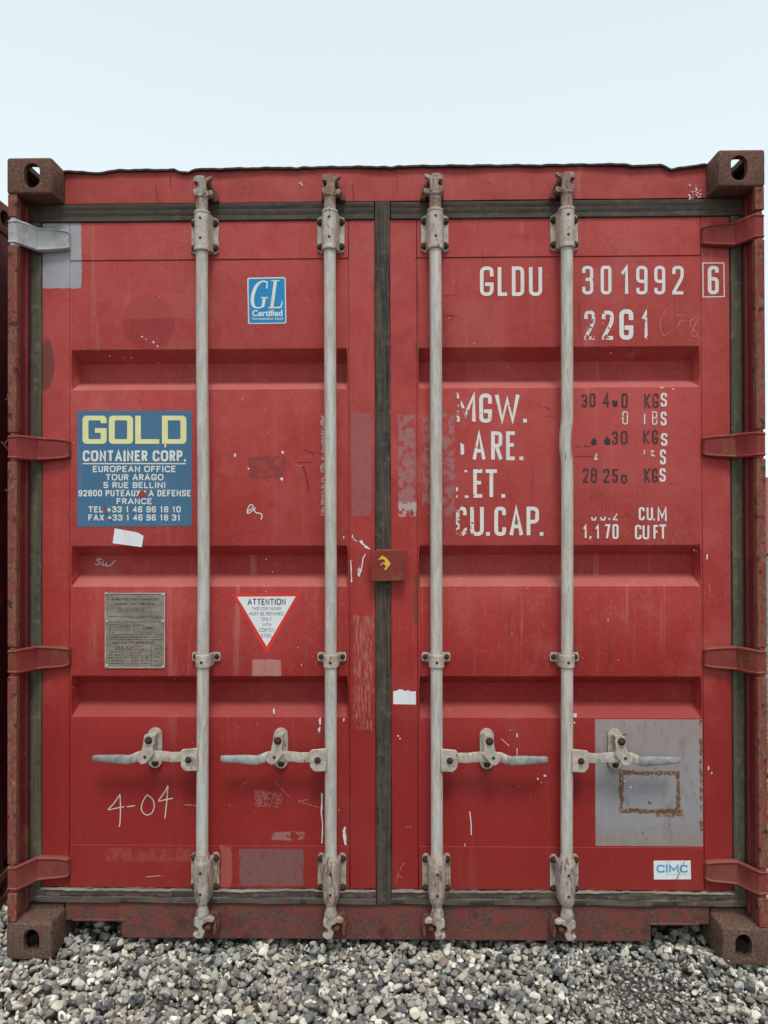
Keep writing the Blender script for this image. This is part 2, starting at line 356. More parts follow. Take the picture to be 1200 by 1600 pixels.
# ------------------------------------------------------------------ mesh helper
_bolt = {}
class MB:
    def __init__(s): s.v = []; s.f = []; s.m = []
    def add(s, vs, fs, mi=0):
        o = len(s.v); s.v += [tuple(p) for p in vs]
        for f in fs: s.f.append([i + o for i in f]); s.m.append(mi)
    def box(s, x0, x1, y0, y1, z0, z1, mi=0):
        s.add([(x, y, z) for x in (x0, x1) for y in (y0, y1) for z in (z0, z1)],
              [(0, 1, 3, 2), (4, 6, 7, 5), (0, 4, 5, 1), (2, 3, 7, 6), (0, 2, 6, 4), (1, 5, 7, 3)], mi)
    def prism(s, pts, y0, y1, mi=0):            # x/z outline extruded in y (y0 = front)
        n = len(pts); A = sum(pts[i][0]*pts[(i+1) % n][1] - pts[(i+1) % n][0]*pts[i][1] for i in range(n))
        if A < 0: pts = pts[::-1]
        s.add([(x, y0, z) for x, z in pts] + [(x, y1, z) for x, z in pts],
              [list(range(n)), list(range(2*n-1, n-1, -1))] + [(i, i+n, (i+1) % n + n, (i+1) % n) for i in range(n)], mi)
    def prismz(s, pts, z0, z1, mi=0, sc1=1.0, c=(0, 0)):   # x/y outline extruded in z
        n = len(pts)
        s.add([(x, y, z0) for x, y in pts] + [(c[0]+(x-c[0])*sc1, c[1]+(y-c[1])*sc1, z1) for x, y in pts],
              [list(range(n))[::-1], list(range(n, 2*n))] + [(i, (i+1) % n, (i+1) % n + n, i+n) for i in range(n)], mi)
    def prismx(s, pts, x0, x1, mi=0):           # y/z outline extruded in x
        n = len(pts)
        s.add([(x0, y, z) for y, z in pts] + [(x1, y, z) for y, z in pts],
              [list(range(n)), list(range(n, 2*n))[::-1]] + [(i, i+n, (i+1) % n + n, (i+1) % n) for i in range(n)], mi)
    def rings(s, rs, closed=True, cap=True, mi=0):
        n = len(rs[0]); o = len(s.v)
        for r in rs: s.v += [tuple(p) for p in r]
        for k in range(len(rs)-1):
            for i in range(n if closed else n-1):
                j = (i+1) % n
                s.f.append([o+k*n+i, o+k*n+j, o+(k+1)*n+j, o+(k+1)*n+i]); s.m.append(mi)
        if cap and closed:
            s.f.append([o+i for i in range(n)][::-1]); s.m.append(mi)
            s.f.append([o+(len(rs)-1)*n+i for i in range(n)]); s.m.append(mi)
    def lathez(s, cx, cy, prof, n=20, mi=0):    # prof: (r, z)
        s.rings([[(cx+r*math.cos(2*math.pi*i/n), cy+r*math.sin(2*math.pi*i/n), z) for i in range(n)] for r, z in prof], mi=mi)
    def lathey(s, cx, cz, prof, n=12, mi=0):    # prof: (r, y)
        s.rings([[(cx+r*math.cos(2*math.pi*i/n), y, cz+r*math.sin(2*math.pi*i/n)) for i in range(n)] for r, y in prof], mi=mi)
    def bolt(s, x, z, y, r=.009, mi=1):
        s.bolts = getattr(s, 'bolts', []) + [(x, y, z, r)]
    def path(s, pts, rad, n=14, mi=0):          # tube through points along z-ish
        rs = []
        for i, p in enumerate(pts):
            a = Vector(pts[max(0, i-1)]); b = Vector(pts[min(len(pts)-1, i+1)]); t = (b-a).normalized()
            u = t.cross(Vector((0, 1, 0))).normalized(); w = t.cross(u)
            r = rad[i] if isinstance(rad, (list, tuple)) else rad
            rs.append([Vector(p) + u*r*math.cos(2*math.pi*k/n) + w*r*math.sin(2*math.pi*k/n) for k in range(n)])
        s.rings(rs, mi=mi)
    def ribbon(s, pts, th, y, mi=0, closed=False):  # x/z polyline as a flat painted stroke facing -y
        n = len(pts)
        if n < 2: return
        L = []
        for i in range(n):
            p = Vector(pts[i])
            if closed: a, b = Vector(pts[i-1]), Vector(pts[(i+1) % n])
            else: a, b = Vector(pts[max(0, i-1)]), Vector(pts[min(n-1, i+1)])
            d1 = (p-a).normalized() if (p-a).length > 1e-9 else (b-p).normalized()
            d2 = (b-p).normalized() if (b-p).length > 1e-9 else d1
            t = d1+d2
            t = t.normalized() if t.length > 1e-6 else d1
            nn = Vector((-t.y, t.x)); k = max(.45, nn.dot(Vector((-d1.y, d1.x))))
            h = th/2 if not isinstance(th, (list, tuple)) else th[i]/2
            L.append((p + nn*h/k, p - nn*h/k))
        s.rc = getattr(s, 'rc', 0) + 1; y = y - 2.5e-5*(s.rc % 9)
        vs = [(q.x, y - 4e-6*k, q.y) for k, pr in enumerate(L) for q in pr]
        fs = [(2*i, 2*i+1, 2*i+3, 2*i+2) for i in range(n-1)]
        if closed: fs.append((2*n-2, 2*n-1, 1, 0))
        s.add(vs, fs, mi)
    def poly(s, pts, y, mi=0):
        n = len(pts); A = sum(pts[i][0]*pts[(i+1) % n][1] - pts[(i+1) % n][0]*pts[i][1] for i in range(n))
        if A < 0: pts = pts[::-1]
        s.add([(x, y, z) for x, z in pts], [list(range(n))], mi)
    def build(s, name, mats, parent=None, bevel=0, seg=2, smooth=35, label=None, origin=None):
        me = bpy.data.meshes.new(name); me.from_pydata(s.v, [], s.f)
        for k in (mats if isinstance(mats, (list, tuple)) else [mats]): me.materials.append(MT[k])
        me.polygons.foreach_set('material_index', s.m)
        bm = bmesh.new(); bm.from_mesh(me)
        flat = [f for f in bm.faces if len(f.verts) > 0]
        if bevel is not None and not getattr(s, 'sheet', False): bmesh.ops.recalc_face_normals(bm, faces=flat)
        bm.to_mesh(me); bm.free()
        if smooth:
            me.polygons.foreach_set('use_smooth', [True]*len(me.polygons)); me.set_sharp_from_angle(angle=R(smooth))
        ob = bpy.data.objects.new(name, me); COL.objects.link(ob)
        if parent is not None: ob.parent = parent
        if bevel:
            b = ob.modifiers.new('bevel', 'BEVEL'); b.width = bevel; b.segments = seg; b.limit_method = 'ANGLE'; b.angle_limit = R(32)
            b.harden_normals = False
        if label: ob['label'] = label
        for x, y, z, r in getattr(s, 'bolts', []):
            if r not in _bolt:
                b = MB(); b.lathey(0, 0, [(r*1.35, 0), (r*1.35, -.0015), (r, -.002), (r*.98, -.006), (r*.7, -.0085), (r*.2, -.0095)], 10); o = b.build('bolt', 'bolt')
                _bolt[r] = o.data; bpy.data.objects.remove(o)
            o = bpy.data.objects.new('bolt', _bolt[r]); COL.objects.link(o); o.parent = parent; o.location = (x, y, z)
        return ob

def flatmesh():
    m = MB(); m.sheet = True; return m

def thing(name, label, cat, group=None, loc=(0, 0, 0)):
    o = bpy.data.objects.new(name, None); COL.objects.link(o); o.location = loc
    o['label'] = label; o['category'] = cat
    if group: o['group'] = group
    return o

# ------------------------------------------------------------------ lettering helpers
GLY = {  # narrow stencil letters: polylines in a unit box, third value 1 keeps the corner sharp
 'G': [[(1, .72), (1, 1), (0, 1), (0, 0), (1, 0), (1, .38, 1), (.45, .38)]],
 'L': [[(0, 1), (0, 0, 1), (1, 0)]],
 'D': [[(0, 0, 1), (0, 1, 1), (1, 1), (1, 0), (0, 0, 1)]],
 'U': [[(0, 1), (0, 0), (1, 0), (1, 1)]],
 '3': [[(0, .82), (0, 1), (1, 1), (1, .53), (.35, .53)], [(.35, .53), (1, .53), (1, 0), (0, 0), (0, .2)]],
 '0': [[(.5, 1), (0, 1), (0, 0), (1, 0), (1, 1), (.5, 1)]], 'O': [[(.5, 1), (0, 1), (0, 0), (1, 0), (1, 1), (.5, 1)]],
 'I': [[(.5, 0), (.5, 1)]], 'X': [[(0, 0), (1, 1)], [(0, 1), (1, 0)]], '/': [[(0, 0), (1, 1)]], '+': [[(0, .4), (1, .4)], [(.5, .05), (.5, .75)]],
 'H': [[(0, 0), (0, 1)], [(1, 0), (1, 1)], [(0, .5), (1, .5)]], 'Y': [[(0, 1), (.5, .45, 1), (1, 1)], [(.5, .5), (.5, 0)]],
 '1': [[(.2, .78), (.62, 1, 1), (.62, 0)]],
 '9': [[(1, .55), (1, .45), (0, .45), (0, 1), (1, 1), (1, 0), (0, 0), (0, .16)]],
 '2': [[(0, .78), (0, 1), (1, 1), (1, .62), (0, .04, 1), (0, 0, 1), (1, 0)]],
 '6': [[(1, .84), (1, 1), (0, 1), (0, 0), (1, 0), (1, .55), (0, .55)]],
 'M': [[(0, 0), (0, 1, 1), (.5, .25, 1), (1, 1, 1), (1, 0)]],
 'W': [[(0, 1), (.25, 0, 1), (.5, .85, 1), (.75, 0, 1), (1, 1)]],
 'T': [[(0, 1), (1, 1)], [(.5, 1), (.5, 0)]],
 'A': [[(0, 0), (.5, 1, 1), (1, 0)], [(.2, .3), (.8, .3)]],
 'R': [[(0, 0), (0, 1, 1), (1, 1), (1, .5), (0, .5, 1)], [(.45, .5), (1, 0)]],
 'E': [[(1, 1), (0, 1, 1), (0, 0, 1), (1, 0)], [(0, .53), (.8, .53)]],
 'C': [[(1, .78), (1, 1), (0, 1), (0, 0), (1, 0), (1, .22)]],
 'P': [[(0, 0), (0, 1, 1), (1, 1), (1, .48), (0, .48, 1)]],
 'K': [[(0, 0), (0, 1)], [(1, 1), (.1, .48, 1), (1, 0)]],
 'S': [[(1, .80), (1, 1), (0, 1), (0, .55), (1, .45), (1, 0), (0, 0), (0, .20)]],
 'B': [[(0, 0, 1), (0, 1, 1), (1, 1), (1, .53), (0, .53, 1)], [(.4, .53), (1, .53), (1, 0), (0, 0, 1)]],
 '4': [[(.75, 0), (.75, 1, 1), (0, .3, 1), (1, .3)]],
 '8': [[(.5, .53), (0, .53), (0, 1), (1, 1), (1, .53), (0, .53), (0, 0), (1, 0), (1, .53), (.5, .53)]],
 '5': [[(1, 1), (0, 1, 1), (0, .55, 1), (1, .58), (1, 0), (0, 0), (0, .18)]],
 '7': [[(0, 1), (1, 1, 1), (.35, 0)]],
 'F': [[(1, 1), (0, 1, 1), (0, 0)], [(0, .53), (.8, .53)]],
 'N': [[(0, 0), (0, 1, 1), (1, 0, 1), (1, 1)]],
}
def rounded(pts, r):
    out = []
    n = len(pts)
    for i, p in enumerate(pts):
        q = Vector(p[:2])
        if i in (0, n-1) or len(p) > 2: out.append(q); continue
        a = Vector(pts[i-1][:2]); b = Vector(pts[i+1][:2])
        ra = min(r, (q-a).length*.49); rb = min(r, (b-q).length*.49)
        p0 = q + (a-q).normalized()*ra; p2 = q + (b-q).normalized()*rb
        for k in range(6):
            t = k/5; out.append(p0*(1-t)**2 + q*2*t*(1-t) + p2*t*t)
    return out
def glyph(mb, ch, u0, v0, u1, v1, th, y, mi=0, r=None):
    """stencil letter filling the pixel box (u0,v0)-(u1,v1) measured on plane y; th = stroke in pixels"""
    x0, z1 = U(u0, v0, y); x1, z0 = U(u1, v1, y); t = th/466
    if ch in '.,':
        mb.poly([(x0, z0), (x1, z0), (x1, z1), (x0, z1)] if ch == '.' else [(x0, z0-.006), (x1, z0+.002), (x1, z1), (x0, z1)], y, mi); return
    w = x1-x0-t; h = z1-z0-t
    rr = r if r is not None else w*.48
    for pl in GLY[ch]:
        q = [(x0+t/2+p[0]*w, z0+t/2+p[1]*h, *p[2:]) for p in pl]
        q = rounded(q, rr)
        q = [p for i, p in enumerate(q) if i == 0 or (p-q[i-1]).length > 1e-5]
        # let free ends reach the box edge
        if len(q) > 1:
            d = (q[0]-q[1]).normalized(); q[0] = q[0] + d*t*.3
            d = (q[-1]-q[-2]).normalized(); q[-1] = q[-1] + d*t*.3
        mb.ribbon(q, t, y, mi)
def letters(mat, items, y, parent, f=None):
    for it in items:
        ch, u0, v0, u1, v1, th = it
        m = flatmesh(); glyph(m, ch, *f(u0, v0), *f(u1, v1), th, y); m.build('stencil_letter', mat, parent, bevel=None, smooth=0)
def word(mb, s, boxes, v0, v1, th, y, mi=0, skew=0):
    for ch, (a, b) in zip(s, boxes):
        glyph(mb, ch, a, v0, b, v1, th, y, mi)

WID = {'I': .22, '1': .42, 'M': .80, 'W': .95, '/': .30, '.': .22, 'L': .52, 'E': .56, 'F': .54, 'T': .62, 'O': .74, 'C': .68, 'G': .72, 'N': .64, 'A': .72, '+': .55, ' ': .26}
def sans(mb, s, u0, v0, u1, v1, y, mi=0, wt=.17, gap=.13):
    """upright grotesque capitals laid out to fill the pixel box"""
    tot = sum(WID.get(c, .58) for c in s) + gap*(len(s)-1); k = (u1-u0)/tot; u = u0; h = v1-v0
    for c in s:
        w = WID.get(c, .58)*k
        if c == '.': glyph(mb, '.', u, v1-h*wt, u+h*wt, v1, 1, y, mi)
        elif c == 'I' or c == '1' and w < h*.2: pxpoly(mb, [(u+w/2-h*wt/2, v0), (u+w/2+h*wt/2, v0), (u+w/2+h*wt/2, v1), (u+w/2-h*wt/2, v1)], y-1e-4, mi)
        elif c != ' ': glyph(mb, c, u, v0, u+w, v1, h*wt, y, mi)
        u += w + gap*k
_tc = {}
def text(mb, s, u0, v0, u1, v1, y, mi=0, bold=0.0, shear=0.0):
    """sans letters of Blender's own font, fitted to the pixel box on plane y"""
    key = (s, bold, shear)
    if key not in _tc:
        c = bpy.data.curves.new('t', 'FONT'); c.body = s; c.offset = bold; c.shear = shear; c.resolution_u = 4
        o = bpy.data.objects.new('t', c); COL.objects.link(o)
        dg = bpy.context.evaluated_depsgraph_get(); ev = o.evaluated_get(dg); me = ev.to_mesh()
        vs = [tuple(v.co) for v in me.vertices]; fs = [list(p.vertices) for p in me.polygons]
        ev.to_mesh_clear(); bpy.data.objects.remove(o); bpy.data.curves.remove(c)
        _tc[key] = (vs, fs)
    vs, fs = _tc[key]
    xs = [v[0] for v in vs]; ys = [v[1] for v in vs]
    x0, z1 = U(u0, v0, y); x1, z0 = U(u1, v1, y)
    sx_, sz_ = (x1-x0)/(max(xs)-min(xs)), (z1-z0)/(max(ys)-min(ys))
    mb.add([(x0+(v[0]-min(xs))*sx_, y, z0+(v[1]-min(ys))*sz_) for v in vs], fs, mi)
def pxpoly(mb, pts, y, mi=0): mb.poly([U(u, v, y) for u, v in pts], y, mi)
def pxline(mb, pts, th, y, mi=0):
    q = [Vector(U(u, v, y)) for u, v in pts]
    mb.ribbon(q, th/466, y, mi)
def pxcurve(mb, pts, th, y, mi=0, r=None):
    q = [(*U(u, v, y),) for u, v in pts]
    mb.ribbon(rounded(q, .02), th/466, y, mi)

# ------------------------------------------------------------------ the ground
gm = Mat('yard_soil')
v1 = gm.vor(42); v2 = gm.vor(90, gm.vec(1, 1, 1, (3, 1, 0)))
cr = gm.n.new('ShaderNodeValToRGB'); sp_ = gm.n.new('ShaderNodeSeparateColor'); gm.l.new(v1['Color'], sp_.inputs[0])
gm.l.new(sp_.outputs[0], cr.inputs[0])
cr.color_ramp.elements[0].color = (.07, .07, .068, 1); cr.color_ramp.elements[1].color = (.42, .40, .36, 1)
cr.color_ramp.elements.new(.5).color = (.19, .185, .17, 1)
edge = gm.ss(v1['Distance'], .62, .30)
near = gm.f('MAXIMUM', gm.ss(gm.Y, 2.0, 3.0), gm.f('MAXIMUM', gm.ss(gm.f('ABSOLUTE', gm.X), 2.6, 3.0), gm.ss(gm.Y, -1.4, -1.8)))
soil = gm.mix(gm.noise(160, 4, .7), (.035, .032, .028), (.10, .092, .08))
c = gm.mix(gm.f('MULTIPLY', edge, near), soil, cr.outputs[0])
MT['soil'] = gm.out(c, .9, 0, gm.bump(gm.f('SUBTRACT', 1, v1['Distance']), .012, .8))
g = flatmesh(); S_ = 400
g.add([(-S_, -S_, -.045), (S_, -S_, -.045), (S_, S_, -.045), (-S_, S_, -.045)], [(0, 1, 2, 3)])
ground = g.build('ground', 'soil', bevel=None, smooth=0); ground['kind'] = 'structure'
ground['label'] = 'flat gravel covered yard'

# pebbles: settled one after another on a height map, joined into one mesh
def ico(sub):
    bm = bmesh.new(); bmesh.ops.create_icosphere(bm, subdivisions=sub, radius=1)
    v = np.array([p.co[:] for p in bm.verts]); f = np.array([[q.index for q in p.verts] for p in bm.faces]); bm.free(); return v, f
ICO = {2: ico(2), 3: ico(3), 1: ico(1)}      # blender's subdivisions 1 = 20 faces, 2 = 80, 3 = 320
protos = {}
for lvl, k in ((1, 6), (2, 14), (3, 14)):
    protos[lvl] = []
    for i in range(k):
        v = ICO[lvl][0].copy()
        # irregular pebble: a few random planes cut the ball, then soft noise
        for _ in range(rng.integers(6, 11)):
            n = rng.normal(size=3); n /= np.linalg.norm(n); d = rng.uniform(.45, .80)
            over = v@n - d; v -= np.outer(np.clip(over, 0, None)*.88, n)
        for _ in range(3):
            n = rng.normal(size=3)*rng.uniform(1, 2.2); v *= (1 + .05*np.sin(v@n + rng.uniform(0, 6)))[:, None]
        protos[lvl].append(v/np.abs(v).max(0).mean())
HR = .005
HX0, HX1, HY0, HY1 = -2.7, 2.7, -1.6, 2.2
H = np.full((int((HX1-HX0)/HR), int((HY1-HY0)/HR)), -.045)
pal = np.array([(.28, .275, .255), (.20, .20, .19), (.125, .128, .128), (.42, .41, .365), (.52, .50, .43), (.64, .61, .53),
                (.36, .32, .26), (.24, .205, .17), (.07, .072, .078), (.13, .138, .145), (.33, .325, .29), (.74, .71, .64),
                (.42, .34, .24), (.22, .165, .14)])
pw = np.array([15, 10, 8, 13, 12, 10, 6, 4, 6, 6, 13, 6, 2, 2]); pw = pw/pw.sum()
def gritty(x, y): return math.exp(-((x-.80)/.20)**2 - ((y+.10)/.20)**2) + .7*math.exp(-((x-.62)/.25)**2 - ((y+.30)/.08)**2)
V, F, C = [], [], []; off = 0; ntri = 0
def drop(x, y, a, b, c, lvl, sink=.55):
    global off, ntri
    th = rng.uniform(0, math.pi); tx, ty = rng.normal(0, .55, 2)
    i0 = int((x-a-HX0)/HR); i1 = int((x+a-HX0)/HR)+1; j0 = int((y-a-HY0)/HR); j1 = int((y+a-HY0)/HR)+1
    i0, j0 = max(i0, 0), max(j0, 0); i1, j1 = min(i1, H.shape[0]), min(j1, H.shape[1])
    if i1 <= i0 or j1 <= j0: return
    gx = HX0+(np.arange(i0, i1)+.5)*HR-x; gy = HY0+(np.arange(j0, j1)+.5)*HR-y
    GX, GY = np.meshgrid(gx, gy, indexing='ij'); ct, st = math.cos(th), math.sin(th)
    q = ((ct*GX+st*GY)/a)**2 + ((-st*GX+ct*GY)/b)**2; ins = q < 1
    if not ins.any(): return
    sub = H[i0:i1, j0:j1]; hs = sub[ins]
    z = .5*hs.mean() + .5*hs.max() + c*sink
    if z > .030: return
    sub[ins] = np.maximum(hs, z + c*np.sqrt(1-q[ins])*.92)
    P = protos[lvl][rng.integers(len(protos[lvl]))]*np.array([a, b, c])
    cx, sx1 = math.cos(tx), math.sin(tx); cy_, sy1 = math.cos(ty), math.sin(ty)
    Rm = np.array([[ct, -st, 0], [st, ct, 0], [0, 0, 1]])@np.array([[1, 0, 0], [0, cx, -sx1], [0, sx1, cx]])@np.array([[cy_, 0, sy1], [0, 1, 0], [-sy1, 0, cy_]])
    P = P@Rm.T + np.array([x, y, z])
    V.append(P); F.append(ICO[lvl][1]+off); off += len(P); ntri += len(ICO[lvl][1])
    col = pal[rng.choice(len(pal), p=pw)]*np.array([1.06, 1.04, 1.0])*rng.uniform(.70, 1.16)*(1-.22*min(1, gritty(x, y)))
    C.append(np.tile(np.append(col, rng.uniform()), (len(P), 1)))
def field(x0, x1, y0, y1, sp, amin, amax, lvl, keep=None):
    pts = [(x0+(i+rng.uniform(0, 1))*sp, y0+(j+rng.uniform(0, 1))*sp) for i in range(int((x1-x0)/sp)) for j in range(int((y1-y0)/sp))]
    rng.shuffle(pts)
    for x, y in pts:
        if keep and not keep(x, y): continue
        a = amin+(amax-amin)*rng.beta(1.6, 2.6); g_ = gritty(x, y)
        if g_ > .3: a *= 1-.5*min(1, g_)
        drop(x, y, a, a*rng.uniform(.52, .90), a*rng.uniform(.46, .80), lvl)
core = lambda x, y: -1.45 < x < 1.45 and -.55 < y < .22
field(-1.45, 1.45, -.55, .22, .024, .010, .017, 2)                      # lower layer
field(-1.45, 1.45, -.55, .22, .0200, .0095, .0250, 3)                      # the stones one sees
field(-1.45, 1.45, -.55, .22, .030, .005, .010, 2)                      # small ones on top
field(.35, 1.15, -.45, .12, .016, .005, .009, 1, lambda x, y: rng.uniform() < gritty(x, y))
far_ = lambda x, y: not core(x, y)
field(-2.65, 2.65, -1.55, 2.15, .034, .016, .028, 1, far_)
field(-2.65, 2.65, -1.55, 2.15, .034, .016, .030, 2, lambda x, y: far_(x, y) and (x > 1.15 or y < -.5 or y < .6))
V = np.concatenate(V); F = np.concatenate(F); C = np.concatenate(C)
me = bpy.data.meshes.new('gravel')
me.vertices.add(len(V)); me.vertices.foreach_set('co', V.astype(np.float32).ravel())
me.loops.add(F.size); me.loops.foreach_set('vertex_index', F.astype(np.int32).ravel())
me.polygons.add(len(F)); me.polygons.foreach_set('loop_start', np.arange(0, F.size, 3, dtype=np.int32))
me.polygons.foreach_set('use_smooth', np.ones(len(F), dtype=bool))
me.update(calc_edges=True)
at = me.color_attributes.new('stone_colour', 'FLOAT_COLOR', 'POINT'); at.data.foreach_set('color', C.astype(np.float32).ravel())
pm = Mat('pebble_stone'); an = pm.n.new('ShaderNodeAttribute'); an.attribute_name = 'stone_colour'
n1 = pm.noise(75, 4, .65); n2 = pm.noise(1, 3, .6, pm.vec(60, 140, 220)); n3 = pm.noise(400, 2, .6)
c = pm.mix(pm.ss(n1, .4, .75, 0, .35), an.outputs['Color'], pm.mix(.5, an.outputs['Color'], (.10, .10, .095)))
c = pm.mix(pm.ss(n2, .60, .66, 0, .5), c, pm.mix(.5, an.outputs['Color'], (.60, .58, .53)))
c = pm.mix(pm.ss(n3, .55, .75, 0, .18), c, (.12, .11, .10))
MT['pebble'] = pm.out(c, .72, 0, pm.bump(n3, .0006, .5, pm.bump(n1, .002, .5)), spec=.35)
me.materials.append(MT['pebble'])
gravel = bpy.data.objects.new('gravel', me); COL.objects.link(gravel)
gravel['kind'] = 'stuff'; gravel['label'] = 'loose grey and white rounded pebbles in front of the container'
print('gravel tris', ntri)

# ------------------------------------------------------------------ container builder pieces
W, HT, LEN = 1.219, 2.591, 6.058
def oblong(w, h, n=8):
    """rounded slot outline centred on 0, w x h"""
    r = min(w, h)/2; out = []
    for q, (sx_, sy_) in enumerate(((1, 1), (-1, 1), (-1, -1), (1, -1))):
        for k in range(n+1):
            a = math.pi/2*(q + k/n)
            out.append((sx_*(w/2-r) + r*math.cos(a), sy_*(h/2-r) + r*math.sin(a)))
    return out
def make_casting_mesh(matkey, slot=True):
    """left-hand corner casting: outer corner at x=0,y=0 (front), extends +x, +y, z 0..0.118, hollow with slots"""
    a = MB(); a.box(0, .149, 0, .178, 0, .118)
    body = a.build('tmp', matkey, bevel=.009, seg=3)
    def cut(fn):
        m = MB(); fn(m); o = m.build('tmpc', matkey)
        b = body.modifiers.new('b', 'BOOLEAN'); b.operation = 'DIFFERENCE'; b.object = o; b.solver = 'EXACT'
        return o
    tmp = [cut(lambda m: m.box(.020, .132, .022, .165, .018, .100)),
           cut(lambda m: m.prism([(.083+x, .059+z) for x, z in oblong(.052, .080)], -.02, .05)),
           cut(lambda m: m.prismx([(.092+x, .059+z) for x, z in oblong(.070, .058)], -.02, .05)),
           ] + ([cut(lambda m: m.prismz([(.078+x, .090+y) for x, y in oblong(.058, .115)], -.02, .05))] if slot else [])
    dg = bpy.context.evaluated_depsgraph_get(); me = bpy.data.meshes.new_from_object(body.evaluated_get(dg))
    for o in tmp + [body]: bpy.data.objects.remove(o)
    me.polygons.foreach_set('use_smooth', [True]*len(me.polygons)); me.set_sharp_from_angle(angle=R(28))
    me.name = 'corner_casting'
    return me
CM = make_casting_mesh('cast'); CML = make_casting_mesh('cast_low', False)
def castings(root, w=W, ht=HT, ln=LEN, old=None):
    for sx_ in (1, -1):
        for zz in (0, ht):
            for yy in (0, ln):
                me = CM if zz else CML
                if old is not None:
                    me = old
                o = bpy.data.objects.new('corner_casting', me); COL.objects.link(o); o.parent = root
                o.location = (-w*sx_, yy, zz); o.scale = (sx_, 1 if yy == 0 else -1, 1 if zz == 0 else -1)
def corr_wall(root, x, sgn, y0, y1, z0, z1, mat, name='side_wall', pitch=.278, dep=.036):
    """vertically corrugated sheet in the plane x, outside towards sgn"""
    m = flatmesh(); ys = []; y = y0
    while y < y1:
        for dy, d in ((0, 0), (.072, 0), (.14, dep), (.21, dep)): 
            if y+dy < y1: ys.append((y+dy, d))
        y += pitch
    ys.append((y1, 0))
    n = len(ys); vs = [(x - sgn*d, yy, z) for z in (z0, z1) for yy, d in ys]
    m.add(vs, [(i, i+1, n+i+1, n+i) for i in range(n-1)])
    return m.build(name, mat, root, bevel=None, smooth=0)

box = thing('shipping_container', 'red freight container with closed double doors, four upright grey locking bars and white stencilled code', 'shipping container', 'shipping containers in the gravel yard')
castings(box)
# corner posts with their projecting outer flange
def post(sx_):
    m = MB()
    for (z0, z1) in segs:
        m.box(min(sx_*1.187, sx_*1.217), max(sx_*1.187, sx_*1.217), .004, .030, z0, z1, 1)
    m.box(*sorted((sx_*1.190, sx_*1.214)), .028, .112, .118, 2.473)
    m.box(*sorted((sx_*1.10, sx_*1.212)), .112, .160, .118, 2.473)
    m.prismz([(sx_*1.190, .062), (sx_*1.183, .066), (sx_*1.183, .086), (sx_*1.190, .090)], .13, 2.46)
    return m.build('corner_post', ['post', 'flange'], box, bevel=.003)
HZ = [2.352, 1.652, .957, .258]
zs = [.118]
for h in sorted(HZ): zs += [h-.047, h+.047]
zs.append(2.473)
segs = [(zs[i], zs[i+1]) for i in range(0, len(zs), 2)]
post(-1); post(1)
for sx_ in (-1, 1):
    m = MB(); m.box(*sorted((sx_*1.10, sx_*1.212)), LEN-.16, LEN-.01, .118, 2.473); m.build('corner_post', 'frame', box, bevel=.004)

# header with dented upper lip
dent = [(99, 266), (107, 265.6), (133, 268), (150, 269), (168, 267), (185, 264.2), (272, 263.6), (279, 267), (296, 268), (301, 263.2), (380, 261.5), (452, 260.3), (462, 262.4), (473, 260.0),
        (560, 259), (600, 259.2), (612, 261), (622, 258.2), (700, 257.2), (838, 256.5), (846, 258), (856, 256), (975, 255), (981, 255.2), (990, 258.4), (1012, 257), (1032, 255.2),
        (1040, 259), (1050, 264.2), (1062, 260.2), (1082, 258), (1098, 256), (1106, 256)]
dd = [U(u, v, .088) for u, v in dent]
xs = [p[0] for p in dd]; zs_ = [p[1] for p in dd]
X_ = np.linspace(-1.07, 1.07, 220); Z_ = np.interp(X_, xs, zs_)
Z_ += .0009*np.sin(X_*61)+.0006*np.sin(X_*143+1)
m = MB(); rs = []
for x, z in zip(X_, Z_):
    wv = .002*math.sin(x*9)+.0015*math.sin(x*23+2)
    rs.append([(x, .098+wv*.4, 2.4775), (x, .098+wv, 2.53), (x, .100+wv, z-.004), (x, .16, z-.004), (x, .16, 2.4775)])
m.rings(rs)
header = m.build('header', 'frame', box)
m = MB(); rs = []
for x, z in zip(X_, Z_):
    rs.append([(x, .088, z-.0055), (x, .088, z+.0005), (x, .17, z+.004), (x, .17, z-.002)])
m.rings(rs); m.build('roof_edge', 'lip', box)
m = MB()
# roof, side walls, rear wall, rails, cross members
m = flatmesh(); ysr = []; y = .17
while y < LEN-.1:
    ysr += [(y, 0), (y+.06, 0), (y+.08, .018), (y+.16, .018)]; y += .209
n = len(ysr); m.add([(x, yy, 2.576+d) for x in (-1.17, 1.17) for yy, d in ysr], [(i, n+i, n+i+1, i+1) for i in range(n-1)])
m.build('roof', 'old', box, bevel=None, smooth=0)
for sx_ in (-1, 1):
    corr_wall(box, sx_*1.214, sx_, .18, LEN-.18, .155, 2.52, 'frame')
    m = MB(); m.box(*sorted((sx_*1.155, sx_*1.216)), .178, LEN-.178, 2.518, 2.578); m.build('top_rail', 'frame', box, bevel=.003)
    m = MB(); m.box(*sorted((sx_*1.165, sx_*1.216)), .178, LEN-.178, .02, .157); m.build('bottom_rail', 'sill', box, bevel=.003)
m = MB(); m.box(-1.10, 1.10, LEN-.08, LEN-.03, .118, 2.56); m.build('rear_wall', 'frame', box)
m = MB(); m.box(-1.165, 1.165, .16, LEN-.10, .140, .165); m.build('floor', 'dark', box)
for k in range(20):
    m = MB(); yy = .35+k*.29; m.box(-1.165, 1.165, yy, yy+.045, .02, .139)
    if k < 6: m.build('cross_member', 'sill', box)

